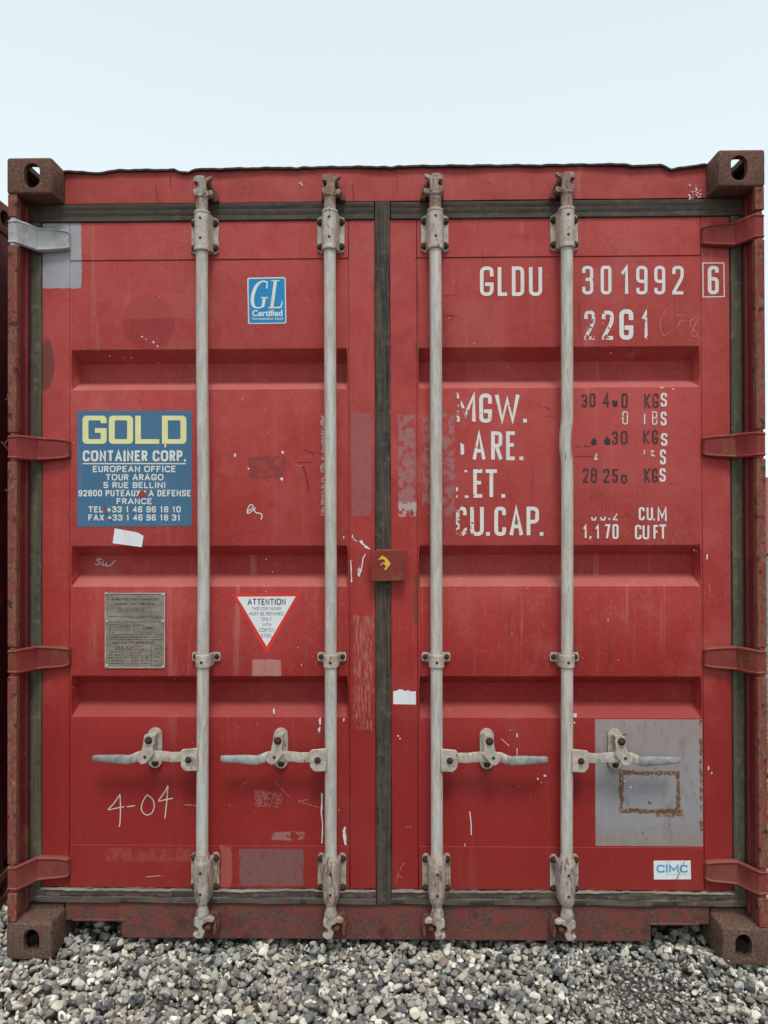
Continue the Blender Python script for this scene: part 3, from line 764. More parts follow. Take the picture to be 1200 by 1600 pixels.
# sill with the two pockets beside the castings
m = MB(); y0, y1 = .098, .112
xl0, zt = U(112, 1437, .1); xl1, _ = U(190, 1437, .1)
xr0, _ = U(1017, 1440, .1); xr1, _ = U(1094, 1440, .1)
zt = .078
m.prism([(-1.068, zt), (xl1, zt), (xl1, .021), (xr0, .021), (xr0, zt), (1.068, zt), (1.068, .137), (-1.068, .137)], y0, y1)
m.box(-1.068, 1.068, y1, .160, .095, .134)
for x in (xl1+.007, xr0-.007): m.box(x-.006, x+.006, y1, .26, .023, .090)
m.box(xl0+.004, xl1+.012, .0945, .104, zt-.002, zt+.006)
m.box(xr0-.012, xr1-.004, .0945, .104, zt-.002, zt+.006)
sill = m.build('sill', 'sill', box, bevel=.0025)
for sx_ in (-1, 1):                            # dusty ledge behind the low castings
    m = MB(); m.box(*sorted((sx_*1.075, sx_*1.188)), .10, .135, .100, .131)
    m.build('sill_ledge', 'cast_low', box, bevel=.002)

# ------------------------------------------------------------------ the doors
RIBS = [(1.852, 1.986), (1.192, 1.327), (.7565, .892)]
def door_leaf(x0, x1, out_w, in_w, label):
    """x0 < x1; out_w/in_w = widths of the left and right stile"""
    fr = MB(); yf = .100
    a, b = x0+out_w, x1-in_w
    fr.box(x0, a-.0010, yf, .150, .188, 2.414); fr.box(b+.0010, x1, yf, .150, .188, 2.414)
    fr.box(a+.0006, b-.0006, yf-.0012, .150, .188, .3300); fr.box(a+.0006, b-.0006, yf-.0002, .150, 2.2872, 2.414)
    d = fr.build('door', 'door', box, bevel=.0016, label=label)
    p = flatmesh()                              # ribbed sheet
    zs = [.331]; 
    rows = [(.331, 0)]
    for z0, z1 in sorted(RIBS): rows += [(z0, 0), (z0+.034, 1), (z1-.034, 1), (z1, 0)]
    rows.append((2.286, 0))
    xsx = [(a, 0), (a+.004, 0), (a+.009, 1)] + [(a+.009+(b-a-.018)*k/8, 1) for k in range(1, 8)] + [(b-.009, 1), (b-.004, 0), (b, 0)]
    nx = len(xsx)
    vs = [(x, .1025 + (.070 if (fx and fz) else 0), z) for z, fz in rows for x, fx in xsx]
    p.add(vs, [(r*nx+i, r*nx+i+1, (r+1)*nx+i+1, (r+1)*nx+i) for r in range(len(rows)-1) for i in range(nx-1)])
    pn = p.build('door_panel', 'door', d, bevel=None, smooth=0)
    bv = pn.modifiers.new('bevel', 'BEVEL'); bv.width = .0035; bv.segments = 3; bv.limit_method = 'ANGLE'; bv.angle_limit = R(15)
    for pl in pn.data.polygons: pl.use_smooth = True
    pn.data.set_sharp_from_angle(angle=R(80))
    bk = MB(); bk.box(x0+.01, x1-.01, .185, .190, .188, 2.414); bk.build('inner_lining', 'dark', d)
    return d
DL = door_leaf(-1.1475, -.0292, .0925, .0876, 'left door leaf with blue sign, small blue sticker and white warning triangle')
DR = door_leaf(.0220, 1.1455, .0895, .0935, 'right door leaf with the stencilled code and weights and a grey primer patch')

# ---- rubber gaskets
def wavy_strip(mb, pts_a, prof, mi=0):
    """sweep: prof list of (offset across, y); pts_a list of centre points, direction 'x' or 'z'"""
    mb.rings([[(p[0]+(o if p[2] == 'z' else 0), yy+p[3], p[1]+(o if p[2] == 'x' else 0)) for o, yy in prof] for p in pts_a], mi=mi)
def gasket_h(x0, x1, zc, half, ridges, parent, mat, y0=.094, jit=.0, name='door_gasket', n=60, torn=0):
    m = MB(); prof = [(-half, .125)] 
    k = ridges*2
    prof.append((-half, y0+.004))
    for i in range(ridges):
        a = -half+2*half*i/ridges; b = -half+2*half*(i+1)/ridges
        prof += [(a+.002, y0), (b-.004, y0-.001), (b-.0025, y0+.0022), (b-.0008, y0+.0022)]
    prof += [(half, y0+.004), (half, .125)]
    rs = []
    for i in range(n+1):
        x = x0+(x1-x0)*i/n; w1 = jit*(math.sin(x*13)+.6*math.sin(x*37+1)+.5*math.sin(x*71+zc*9))
        r = []
        for o, yy in prof:
            zz = zc+o+w1*(.6 if o > 0 else .3)
            if torn and o > 0: zz += torn*(.5*math.sin(x*29)+.5*math.sin(x*83+2)+.4*math.sin(x*151))*.6
            r.append((x, yy + jit*1.2*math.sin(x*21+o*300), zz))
        rs.append(r)
    m.rings(rs); return m.build(name, mat, parent, smooth=50)
def gasket_v(z0, z1, xc, half, parent, mat, y0=.094, n=60, jit=.0006, prof=None):
    m = MB(); prof = prof or [(-half, .13), (-half, y0+.003), (-half*.85, y0), (-half*.2, y0-.001), (half*.55, y0-.0005), (half*.62, y0+.002), (half*.9, y0+.002), (half, y0+.004), (half, .13)]
    rs = []
    for i in range(n+1):
        z = z0+(z1-z0)*i/n; w1 = jit*(math.sin(z*11+xc*7)+.6*math.sin(z*31)+.5*math.sin(z*67))
        rs.append([(xc+o+w1, yy+w1, z) for o, yy in prof])
    m.rings(rs); return m.build('door_gasket', mat, parent, smooth=50)
gasket_h(-1.188, -.031, 2.4455, .0300, 3, DL, 'gask_top')
gasket_h(.026, 1.188, 2.4440, .0290, 3, DR, 'gask_top', y0=.0935)
gasket_v(.150, 2.414, -1.1700, .0193, DL, 'gask_side')
gasket_v(.150, 2.413, 1.1690, .0197, DR, 'gask_side')
gasket_v(.140, 2.474, -.0036, .0250, DR, 'gask', y0=.0915, jit=.0009)
gasket_h(-1.188, -.030, .1635, .0235, 2, DL, 'gask_low', y0=.090, jit=.0012, torn=.004, n=240)
gasket_h(.022, 1.188, .1630, .0230, 2, DR, 'gask_low', y0=.090, jit=.0016, torn=.006, n=240)

for dr, xa_, xb2 in ((DL, -1.145, -.032), (DR, .024, 1.143)):
    m = MB(); rs = []
    for i in range(300):
        x = xa_+(xb2-xa_)*i/299; t = .5+.5*math.sin(x*17)*math.sin(x*5+1); w1 = .0007*math.sin(x*83+3*math.sin(x*7))+.0006*math.sin(x*151+1)+.0016*math.sin(x*11+2*math.sin(x*4))
        h_ = .0016+.0022*t; zc = .1862+w1-.002*t
        rs.append([(x, .094, zc-h_), (x, .0865-.002*t, zc-h_*.5), (x, .0865, zc+h_*.7), (x, .094, zc+h_)])
    m.rings(rs); m.build('gasket_lip', 'lip_dusty', dr, smooth=60)

# ---- hinges
def hinge(sx_, z, parent, mat, label=None):
    m = MB(); h = .039
    # plan view of the blade (distance from centre line, depth), height at each station
    st = [(1.2165, .006, h*.98), (1.188, .004, h*1.02), (1.172, .030, h*1.04), (1.150, .074, h*1.03), (1.125, .078, h*.99), (1.085, .080, h*.93), (1.062, .0815, h*.86), (1.055, .083, h*.80), (1.0505, .090, h*.70)]
    rs = []
    for x, y, hh in st:
        t = .0095 if x > 1.06 else .004
        rs.append([(sx_*x, y+t+.010, z-hh), (sx_*x, y+.004, z-hh), (sx_*x, y-.0022, z-hh+.004), (sx_*x, y-.0022, z-hh+.0075), (sx_*x, y+.001, z-hh+.010),
                   (sx_*x, y+.001, z+hh-.010), (sx_*x, y-.0022, z+hh-.0075), (sx_*x, y-.0022, z+hh-.004), (sx_*x, y+.004, z+hh), (sx_*x, y+t+.010, z+hh)])
    m.rings(rs)
    m.lathez(sx_*1.201, .020, [(.0150, z-.0455), (.0150, z+.0455)], 16)
    return m.build('hinge', mat, parent, bevel=.0015, smooth=40, label=label)
for sx_, dr in ((-1, DL), (1, DR)):
    for k, z in enumerate(HZ):
        g_ = sx_ == -1 and k == 0
        hinge(sx_, z - (.004 if sx_ == 1 and k == 0 else 0), dr, 'grey' if g_ else 'hinge', 'top hinge painted grey' if g_ else None)

# ---- locking bars and their fittings
RY, RR = .053, .0196
RODS = [(-.596, DL, 1, [(2.30, 0), (1.9, .0), (1.65, .0035), (1.25, .005), (.9, .002), (.4, -.001)]),
        (-.1745, DL, 1, [(2.30, 0), (1.3, .001), (.4, -.001)]),
        (.1715, DR, -1, [(2.30, .0), (2.13, .0005), (2.05, .0008), (1.2, 0), (.4, -.001)]),
        (.5965, DR, -1, [(2.30, .0035), (1.9, .0025), (1.74, .002), (1.685, -.0045), (1.65, -.0055), (1.60, .001), (1.5, .0015), (1.2, .0), (.4, -.005)])]
for xr, dr, s, prof in RODS:
    pz = np.array([p[0] for p in prof][::-1]); px = np.array([p[1] for p in prof][::-1])
    zs = np.linspace(.30, 2.335, 110)
    m = MB(); m.path([(xr+float(np.interp(z, pz, px)), RY, float(z)) for z in zs], RR, 20)
    m.build('locking_bar', 'galv', dr)
    xt = xr+px[-1]; xb = xr+px[0]
    # upper guide bracket: plate, housing, four bolts
    def arc(cx, r, hw, yb):
        o = [(cx-hw, yb), (cx-r*1.02, RY+.008)]
        o += [(cx - r*math.cos(a), RY - r*math.sin(a)) for a in [math.pi*k/12 for k in range(0, 13)]]
        o += [(cx+r*1.02, RY+.008), (cx+hw, yb)]; return o
    m = MB(); zc = 2.3635
    rect = [(xt-.0455+ex, zc+ez) for ex, ez in ((0, -.050), (.003, -.056), (.012, -.061))] + [(xt+.0335+ex, zc+ez) for ex, ez in ((0, -.061), (.009, -.056), (.012, -.050))] + \
           [(xt+.0455-ex, zc+.050+ez) for ex, ez in ((0, 0), (.003, .006), (.012, .011))] + [(xt-.0335-ex, zc+.061-ez) for ex, ez in ((0, 0), (.009, .005), (.012, .011))]
    m.prism(rect, .0925, .0995)
    m.prismz(arc(xt, .0245, .031, .093), 2.305, 2.425)
    m.lathez(xt, RY, [(.0225, 2.296), (.0265, 2.299), (.0265, 2.309), (.0245, 2.311)], 22)
    m.lathez(xt, RY, [(.0245, 2.418), (.0262, 2.421), (.0262, 2.428), (.020, 2.430)], 22)
    for dx in (-.034, .034):
        for dz in (-.041, .041): m.bolt(xt+dx, zc+dz, .0925, .0095)
    for z in (2.335, 2.400): m.lathey(xt, z, [(.0045, RY-.0235), (.0045, RY-.0255), (.003, RY-.0262)], 8, 1)
    m.build('bar_bracket', ['brk', 'bolt'], dr, bevel=.0018)
    # upper cam end on the bar, and the keeper on the header
    m = MB()
    m.lathez(xt, RY, [(.0195, 2.428), (.0195, 2.470), (.0222, 2.473), (.0222, 2.480), (.018, 2.483)], 20)
    zb = 2.474
    cam_poly = [(-.016, 0), (-.024, .010), (-.026, .022), (-.012, .026), (-.008, .034), (-.010, .046), (-.024, .046), (-.024, .060), (-.012, .067), (.010, .066), (.018, .050), (.018, .012), (.010, 0)]
    m.prism([(xt+s*a, zb+b) for a, b in cam_poly], RY-.020, RY+.012)
    m.prism([(xt+s*a, zb+b) for a, b in ((.012, .044), (.034, .056), (.038, .064), (.032, .067), (.010, .058))], RY-.016, RY+.004)
    m.prism([(xt+s*a, zb+b) for a, b in ((.008, .004), (.032, .002), (.040, .012), (.034, .022), (.020, .018), (.008, .020))], RY-.014, RY+.016)
    m.build('bar_cam', 'cam', dr, bevel=.004, seg=3)
    m = MB()
    m.prism([(xt+s*a, zb+b) for a, b in ((-.030, .018), (-.018, .062), (.024, .068), (.046, .020), (.050, -.004), (.030, -.006), (.024, .010), (-.014, .010), (-.018, -.002), (-.028, -.002))], .070, .0975)
    m.lathey(xt+s*.014, zb+.046, [(.013, .07), (.013, .042), (.009, .036), (.003, .034)], 12)
    m.build('cam_keeper', 'keeper', box, bevel=.003)
    # middle clamp
    m = MB(); zc = .957; xm = xr + float(np.interp(zc, pz, px))
    for sg in (-1, 1):
        m.prism([(xm+sg*.020, zc-.016), (xm+sg*.0445, zc-.013), (xm+sg*.0475, zc-.006), (xm+sg*.0475, zc+.010), (xm+sg*.044, zc+.0165), (xm+sg*.020, zc+.0165)], .093, .0995)
        m.bolt(xm+sg*.036, zc+.002, .093, .0065)
    o_ = arc(xm, .0245, .026, .093); 
    m.prismz(o_, zc-.024, zc+.016)
    m.lathey(xm, zc-.006, [(.005, RY-.0235), (.005, RY-.026), (.003, RY-.027)], 8, 1)
    m.build('bar_clamp', ['brk', 'bolt'], dr, bevel=.002)
    # lower bracket
    m = MB(); zc = .2445
    m.prism([(xb+a, zc+b) for a, b in ((-.047, -.050), (-.040, -.062), (-.030, -.062), (-.026, -.052), (.026, -.052), (.030, -.062), (.040, -.062), (.047, -.050), (.047, .054), (.040, .064), (.028, .064), (.020, .052), (-.020, .052), (-.028, .064), (-.040, .064), (-.047, .054))], .0915, .0985)
    pr = [(.0225, .316), (.0265, .308), (.0275, .296)]
    hb = [(z, r) for z, r in ((.300, .0275), (.285, .0280), (.240, .0275), (.200, .0265), (.175, .0245), (.163, .020))]
    m.rings([[(p[0], p[1] if p[1] < .08 else (.092 if z > .19 else .080), z) for p in arc(xb, r, r*1.12, .092)] for z, r in hb])
    m.lathez(xb, RY, [(.0200, .325), (.0240, .312), (.0262, .302), (.0262, .297)], 22)
    for dx in (-.036, .036):
        for dz in (-.047, .047): m.bolt(xb+dx, zc+dz, .0915, .0085)
    for z in (.270, .202): m.lathey(xb, z, [(.0048, RY-.0275), (.0048, RY-.0290), (.003, RY-.0295)], 8, 1)
    m.build('bar_bracket', ['brk_low', 'bolt'], dr, bevel=.002)
    m = MB()
    m.lathez(xb, RY, [(.016, .165), (.0165, .150), (.0215, .132), (.0215, .120), (.015, .108)], 20)
    zb = .112
    m.prism([(xb+s*a, zb+b) for a, b in ((-.024, .004), (-.018, .012), (.016, .010), (.020, -.006), (.004, -.014), (.002, -.028), (.010, -.040), (.006, -.056), (-.012, -.060), (-.026, -.050), (-.026, -.042), (-.010, -.036), (-.010, -.026), (-.024, -.016))], RY-.019, RY+.012)
    m.prism([(xb+s*a, zb+b) for a, b in ((.006, .008), (.028, .012), (.040, .004), (.042, -.003), (.034, -.007), (.014, -.004))], RY-.018, RY+.002)
    m.build('bar_cam', 'brk_low', dr, bevel=.004, seg=3)
    m = MB()
    m.prism([(xb+s*a, zb+b) for a, b in ((-.030, -.045), (-.024, .006), (.044, .006), (.052, -.020), (.050, -.050), (.036, -.060), (.030, -.046), (.012, -.050), (-.010, -.062))], .074, .0975)
    m.lathey(xb+s*.018, zb-.028, [(.012, .078), (.012, .050), (.009, .044), (.003, .042)], 12)
    m.prism([(xb+s*a, zb+b) for a, b in ((.034, -.020), (.044, -.018), (.048, -.046), (.042, -.056), (.036, -.050))], .048, .080)
    m.build('cam_keeper', 'keeper', box, bevel=.003)
    # handle hub welded to the bar, handle, catch
    zc = U(296, 1185, RY)[1]; hy = RY-.010
    xm = xr + float(np.interp(zc, pz, px))
    m = MB()
    m.prism([(xm-s*a, zc+b) for a, b in ((.012, -.034), (.050, -.036), (.058, -.030), (.066, -.020), (.068, .028), (.060, .036), (.012, .040))], hy-.012, hy-.006)
    m.prism([(xm-s*a, zc+b) for a, b in ((.012, -.030), (.060, -.028), (.062, .026), (.012, .034))], hy+.010, hy+.016)
    m.bolt(xm-s*.041, zc+.002, hy-.012, .008)
    m.build('handle_hub', ['brk', 'bolt'], dr, bevel=.0025)
    hs = [(.045, .008, .0165, .005), (.078, .008, .0165, .005), (.100, .007, .0170, .005), (.120, .011, .0165, .006), (.140, .012, .0175, .007), (.165, .012, .0175, .007),
          (.190, .011, .0170, .007), (.208, .010, .0165, .007), (.226, .003, .0155, .008), (.240, -.002, .0155, .009), (.268, .000, .0150, .009), (.298, .001, .0135, .009), (.325, .002, .0118, .0085), (.349, .003, .0108, .008), (.358, .003, .0085, .006)]
    m = MB(); n = 12
    for part, (i0, i1) in enumerate(((0, 9), (8, len(hs)))):
        rs = []
        for dx, dz, hh, hy2 in hs[i0:i1]:
            dep = 0 if dx < .10 else (-.004*math.sin(min(1, (dx-.1)/.1)*math.pi))
            e_ = .55
            rs.append([(xm-s*dx, hy+dep+hy2*math.copysign(abs(math.sin(2*math.pi*k/n))**e_, math.sin(2*math.pi*k/n)), zc+dz+hh*math.copysign(abs(math.cos(2*math.pi*k/n))**e_, math.cos(2*math.pi*k/n))) for k in range(n)])
        m.rings(rs, mi=part)
    m.build('handle', ['brk', 'grip'], dr, smooth=50)
    m = MB(); cxx = xm - s*.1685; cz = zc+.024
    m.prism([(cxx-.001+x, cz-.002+z) for x, z in oblong(.047, .134)], .092, .1015)
    m.box(cxx-.010, cxx+.010, .055, .095, cz+.018, cz+.050)
    lev = [((X-620)/6/477, -(Y-260)/6/477) for X, Y in ((585, 92), (620, 74), (655, 85), (672, 125), (662, 205), (678, 255), (602, 348), (562, 362), (522, 332), (515, 272), (560, 232), (574, 165))]
    jit_ = random.Random(int(xr*1000)).uniform(-.08, .08)
    lev = [(cxx + s*a - .002, cz+b) for a, b in lev]
    m.prism(lev, hy-.020, hy-.013)
    m.bolt(cxx-s*.0, cz+.043, hy-.020, .0095)
    m.bolt(cxx, cz-.052, .0925, .0085)
    m.prism([(cxx+s*a-.002, cz+b) for a, b in ((-.026, -.014), (-.006, -.004), (-.008, -.010), (-.022, -.020))], hy-.0212, hy-.019, 1) if False else None
    m.lathey(cxx-s*.012, cz-.010, [(.0055, hy-.020), (.0055, hy-.0225), (.003, hy-.023)], 6, 1)
    m.build('handle_catch', ['brk', 'bolt'], dr, bevel=.0022)

# ---- centre lock plate bridging the doors
xa, za = U(578, 861, .062); xb_, zb_ = U(635, 908, .062)
m = MB()
m.prism([(xa, za-.001), (xa+.004, za+.001), (xb_-.002, za+.004), (xb_, za), (xb_-.003, za-.045), (xb_, zb_+.006), (xb_-.003, zb_+.001), (xa+.006, zb_-.001), (xa+.001, zb_+.004)], .062, .068)
m.box(xa+.02, xb_-.03, .064, .072, za-.002, za+.006)
m.box(xb_-.040, xb_-.004, .066, .100, zb_+.012, za-.006)
m.build('lock_plate', 'hinge', DR, bevel=.0018)
ym = .0612
m = flatmesh()
K = lambda X, Y: (540+X/10, 840+Y/10)
pxpoly(m, [K(*p) for p in ((510, 340), (570, 278), (640, 320), (702, 400), (690, 430), (625, 510), (600, 500), (630, 450), (590, 400), (550, 440), (545, 415), (590, 385), (625, 390), (600, 340), (545, 338), (515, 352))], ym)
m.build('painted_mark', 'yellow', DR)

# ------------------------------------------------------------------ signs, stickers and lettering on the doors
YP, YR, YS = .1016, .0982, .0992              # just in front of panel, rails, stiles
# blue owner sign
m = flatmesh()
pxpoly(m, [(120.5, 642), (299.5, 641.5), (299.5, 822), (120.5, 823)], YP, 0)
T = lambda X, Y: (100+X/5.4545, 600+Y/5.4545)
def sq_letter(kind, X0, Y0, X1, Y1, tw=50, th=40, mi=1):
    y = YP-.0008
    def rect(a, b, c_, d_): pxpoly(m, [T(a, b), T(c_, b), T(c_, d_), T(a, d_)], y, mi)
    r = 34
    def ring(X0, Y0, X1, Y1, corners):
        out, inn = [], []
        for (cx_, cy_, a0) in ((X1, Y0, -90), (X1, Y1, 0), (X0, Y1, 90), (X0, Y0, 180)):
            key = (cx_ == X1, cy_ == Y1)
            rr_ = r if key in corners else 1; ri = 10 if key in corners else 1
            for k in range(7):
                a = R(a0+90*k/6)
                ox = cx_ - math.copysign(rr_, cx_-(X0+X1)/2); oy = cy_ - math.copysign(rr_, cy_-(Y0+Y1)/2)
                out.append((ox+rr_*math.cos(a), oy+rr_*math.sin(a)))
                ixc = (X1-tw if cx_ == X1 else X0+tw); iyc = (Y1-th if cy_ == Y1 else Y0+th)
                ox = ixc - math.copysign(ri, ixc-(X0+X1)/2); oy = iyc - math.copysign(ri, iyc-(Y0+Y1)/2)
                inn.append((ox+ri*math.cos(a), oy+ri*math.sin(a)))
        return out, inn
    if kind in 'OD':
        o, i_ = ring(X0, Y0, X1, Y1, {(True, True), (True, False)} | ({(False, True), (False, False)} if kind == 'O' else set()))
        n = len(o); vs = [(*U(*T(*p), y),) for p in o+i_]
        m.add([(a, y, b) for a, b in vs], [(k, (k+1) % n, n+(k+1) % n, n+k) for k in range(n)], mi)
    if kind == 'L': rect(X0, Y0, X0+tw-2, Y1); pxpoly(m, [T(X0+tw-2, Y1-th), T(X1, Y1-th), T(X1, Y1), T(X0+tw-2, Y1)], y, mi)
    if kind == 'G':
        o, i_ = ring(X0, Y0, X1, Y1, {(True, True), (True, False), (False, True), (False, False)})
        n = len(o)
        # open the ring on the right between the upper arm and the crossbar
        P_ = [(*U(*T(*p), y),) for p in o+i_]
        skip = {6}
        m.add([(a, y, b) for a, b in P_], [(k, (k+1) % n, n+(k+1) % n, n+k) for k in range(n) if k not in skip], mi)
        y2 = y; y = YP-.00095
        rect(X1-tw, Y0+106, X1, Y1-r); y = YP-.00105; rect(X1-100, Y0+106, X1-tw+1, Y0+106+th)
        rect(X1-tw, Y0+r-2, X1, Y0+64)
for kd, a, b in (('G', 158, 363), ('O', 382, 588), ('L', 607, 812), ('D', 835, 1043)): sq_letter(kd, a, 270, b, 510)
y = YP-.0008
sans(m, 'CONTAINER CORP.', *T(160, 566), *T(1040, 660), y, 2, .20)
pxpoly(m, [T(160, 674), T(1040, 674), T(1040, 684), T(160, 684)], y, 2)
for s_, a, b, c_, d_ in (('EUROPEAN OFFICE', 246, 698, 952, 752), ('TOUR ARAGO', 357, 768, 848, 822), ('5 RUE BELLINI', 337, 836, 866, 888), ('92800 PUTEAUX/LA DEFENSE', 122, 903, 1080, 958),
                         ('FRANCE', 449, 973, 750, 1025), ('TEL +33 1 46 96 18 10', 208, 1042, 995, 1095), ('FAX +33 1 46 96 18 31', 208, 1112, 992, 1165)):
    sans(m, s_, *T(a, b), *T(c_, d_), y, 2, .195)
pxpoly(m, [T(*p) for p in ((640, 925), (672, 905), (690, 925), (712, 950), (700, 962), (670, 958), (655, 975), (640, 965), (630, 960))], y-.0006, 3)
pxpoly(m, [T(*p) for p in ((335, 1045), (350, 1035), (360, 1070), (368, 1105), (352, 1120), (345, 1085))], y-.0006, 3)
pxpoly(m, [T(*p) for p in ((388, 1145), (405, 1150), (412, 1162), (398, 1172), (386, 1160))], y-.0006, 3)
pxpoly(m, [T(*p) for p in ((856, 508), (868, 508), (872, 530), (862, 545), (855, 530))], y, 2)
m.build('owner_sign', ['signblue', 'signyellow', 'signwhite', 'redpatch'], DL, label='square blue sign with yellow and white lettering')
# torn white label under the sign
m = flatmesh(); pxpoly(m, [T(*p) for p in ((432, 1230), (625, 1265), (678, 1295), (662, 1390), (415, 1357))], YP)
m.build('torn_label', 'paper', DL, label='blank white label stuck on askew')
# small blue classification sticker
def rrect(u0, v0, u1, v1, r, sk=0.):
    o = []
    for cx_, cy_, a0 in ((u1-r, v0+r, -90), (u1-r, v1-r, 0), (u0+r, v1-r, 90), (u0+r, v0+r, 180)):
        for k in range(5):
            a = R(a0+90*k/4); u = cx_+r*math.cos(a); v = cy_+r*math.sin(a); o.append((u+sk*(v-v0), v-.02*(u-u0)))
    return o
m = flatmesh()
pxpoly(m, rrect(386.3, 434, 446.2, 506.5, 3, .018), YP, 1); pxpoly(m, rrect(388.2, 435.8, 444.6, 504.6, 2, .018), YP-.0006, 0)
Q = lambda X, Y: (280+X/3, 220+Y/3)
y = YP-.0012
def tl(pts, th): 
    q = [Vector(U(*Q(*p), y)) for p in pts]
    q2 = rounded([(v.x, v.y) for v in q], .03)
    n = len(q2); mb_t = th
    tt = []
    for i in range(n):
        f_ = i/(n-1)*(len(th)-1); k = min(len(th)-2, int(f_)); tt.append((th[k]*(1-f_+k)+th[k+1]*(f_-k))/466/3)
    m.ribbon(q2, tt, y, 1)
tl([(412, 694), (414, 664), (392, 655), (362, 675), (342, 728), (344, 775), (368, 785), (392, 778)], [3, 7, 8, 15, 17, 15, 8, 7])
tl([(399, 738), (392, 779)], [14, 13]); tl([(382, 735), (417, 735)], [5, 5]); tl([(414, 658), (408, 692)], [4, 3])
tl([(451, 657), (434, 782)], [15, 15]); tl([(432, 656), (470, 656)], [5, 5]); tl([(418, 783), (474, 781)], [6, 7]); tl([(476, 783), (484, 750)], [9, 3])
text(m, 'Certified', *Q(342, 793), *Q(484, 822), y, 1, .03)
text(m, 'Germanischer Lloyd', *Q(342, 828), *Q(486, 842), y, 1, .012)
m.build('approval_sticker', ['glblue', 'signwhite'], DL, label='small bright blue sticker with white GL letters')
# warning triangle
m = flatmesh(); J = lambda X, Y: (120+X/3.158, 860+Y/3.158)
pxpoly(m, [J(763, 213), (J(1108, 211)), J(938, 513)], YP, 0); pxpoly(m, [J(791, 229), J(1080, 227), J(937, 474)], YP-.0006, 1)
y = YP-.0012
sans(m, 'ATTENTION', *J(843, 238), *J(1030, 268), y, 2, .15)
for s_, a, b, c_, d_ in (('THIS CONTAINER', 862, 279, 1008, 294), ('MUST BE REPAIRED', 850, 304, 1020, 320), ('ONLY', 912, 331, 962, 347), ('WITH', 916, 358, 958, 374), ('CORTEN', 900, 384, 974, 401), ('STEEL', 909, 411, 965, 429)):
    sans(m, s_, *J(a, b), *J(c_, d_), y, 3, .11)
m.build('warning_triangle', ['redprint', 'paper', 'blackprint', 'greyprint'], DL, label='white triangle with red border and black text')
# approval plate with rivets
m = MB(); N_ = lambda X, Y: (160+X/10.909, 920+Y/10.909)
def pp(pts, y0, y1, mi=0): m.prism([U(*N_(*p), y0) for p in pts], y0, y1, mi)
pp([(45, 78), (1068, 72), (1060, 700), (1064, 1350), (60, 1352), (50, 700)], .0995, .1020)
for X0, Y0, X1, Y1 in ((45, 70, 1068, 82), (60, 1338, 1064, 1352), (40, 78, 54, 1350), (1050, 78, 1066, 1350)):
    pp([(X0, Y0), (X1, Y0), (X1, Y1), (X0, Y1)], .0984, .1000, 3)
for X, Y in ((65, 80), (75, 560), (80, 1310), (1040, 95), (1030, 555), (1030, 1330)):
    a, b = U(*N_(X, Y), .099); m.lathey(a, b, [(.0055, .0995), (.0052, .0965), (.003, .0952)], 8, 3)
y = .0988
text(m, 'APPROVED FOR TRANSPORT', *N_(155, 158), *N_(965, 200), y, 1, .02)
text(m, 'UNDER CUSTOMS SEAL', *N_(220, 232), *N_(890, 275), y, 1, .02)
def fr(X0, Y0, X1, Y1, w=9, mi=2):
    q = [Vector(U(*N_(*p), y)) for p in ((X0, Y0), (X1, Y0), (X1, Y1), (X0, Y1))]; m.ribbon(q, w/10.909/466, y, mi, closed=True)
def ln(X0, Y0, X1, Y1, w=9, mi=2): m.ribbon([Vector(U(*N_(X0, Y0), y)), Vector(U(*N_(X1, Y1), y))], w/10.909/466, y, mi)
fr(270, 325, 830, 392); fr(232, 975, 700, 1030); fr(470, 1090, 640, 1140); fr(640, 1050, 830, 1140); fr(835, 965, 1010, 1300)
for yy in (560, 775, 862): ln(95, yy, 1045, yy, 12)
ln(540, 570, 540, 770, 10); ln(95, 95, 1045, 92, 8)
rr_ = random.Random(3)
def gib(X0, X1, Y, h=26, mi=2):
    X = X0
    while X < X1:
        w = rr_.uniform(14, 60); ln(X, Y, min(X+w, X1), Y+rr_.uniform(-2, 2), h*rr_.uniform(.5, .9), mi); X += w+rr_.uniform(6, 22)
gib(310, 790, 358, 30); gib(110, 1020, 470, 26); gib(450, 700, 497, 28); gib(850, 1030, 490, 24)
for k in range(5): gib(110, 470 - 90*(k == 4)*3, 605+k*34, 22)
gib(570, 720, 617, 22); gib(610, 850, 742, 22); gib(110, 1020, 820, 34); gib(260, 540, 1000, 26)
for k in range(5): gib(100, 360+(k > 1)*50, 1075+k*49, 28)
for k in range(3): gib(490, 620, 1172+k*49, 26); gib(660, 800, 1172+k*49, 26)
for k in range(4): gib(880, 980, 1015+k*72, 26)
text(m, 'CIMC', *N_(690, 645), *N_(880, 688), y, 1, .03)
text(m, 'CSC SAFETY APPROVAL', *N_(165, 898), *N_(905, 938), y, 1, .02)
m.build('approval_plate', ['plate', 'etch', 'etch2', 'brk'], DL, label='riveted grey metal data plate')
# maker sticker
m = flatmesh(); L_ = lambda X, Y: (860+X/3.5294, 1300+Y/3.5294)
pxpoly(m, [L_(569, 158), L_(773, 157), L_(776, 261), L_(571, 262)], YR, 0)
sans(m, 'CIMC', *L_(585, 180), *L_(757, 224), YR-.0006, 1, .20, .08)
text(m, 'CHINA INTERNATIONAL MARINE', *L_(638, 232), *L_(754, 236), YR-.0006, 2, 0)
pxline(m, [L_(742, 158), L_(726, 195), L_(705, 240), L_(697, 262)], 1.2, YR-.0009, 3)
m.build('maker_sticker', ['paper', 'cimcblue', 'greyprint', 'scar'], DR, label='small white sticker with light blue letters')
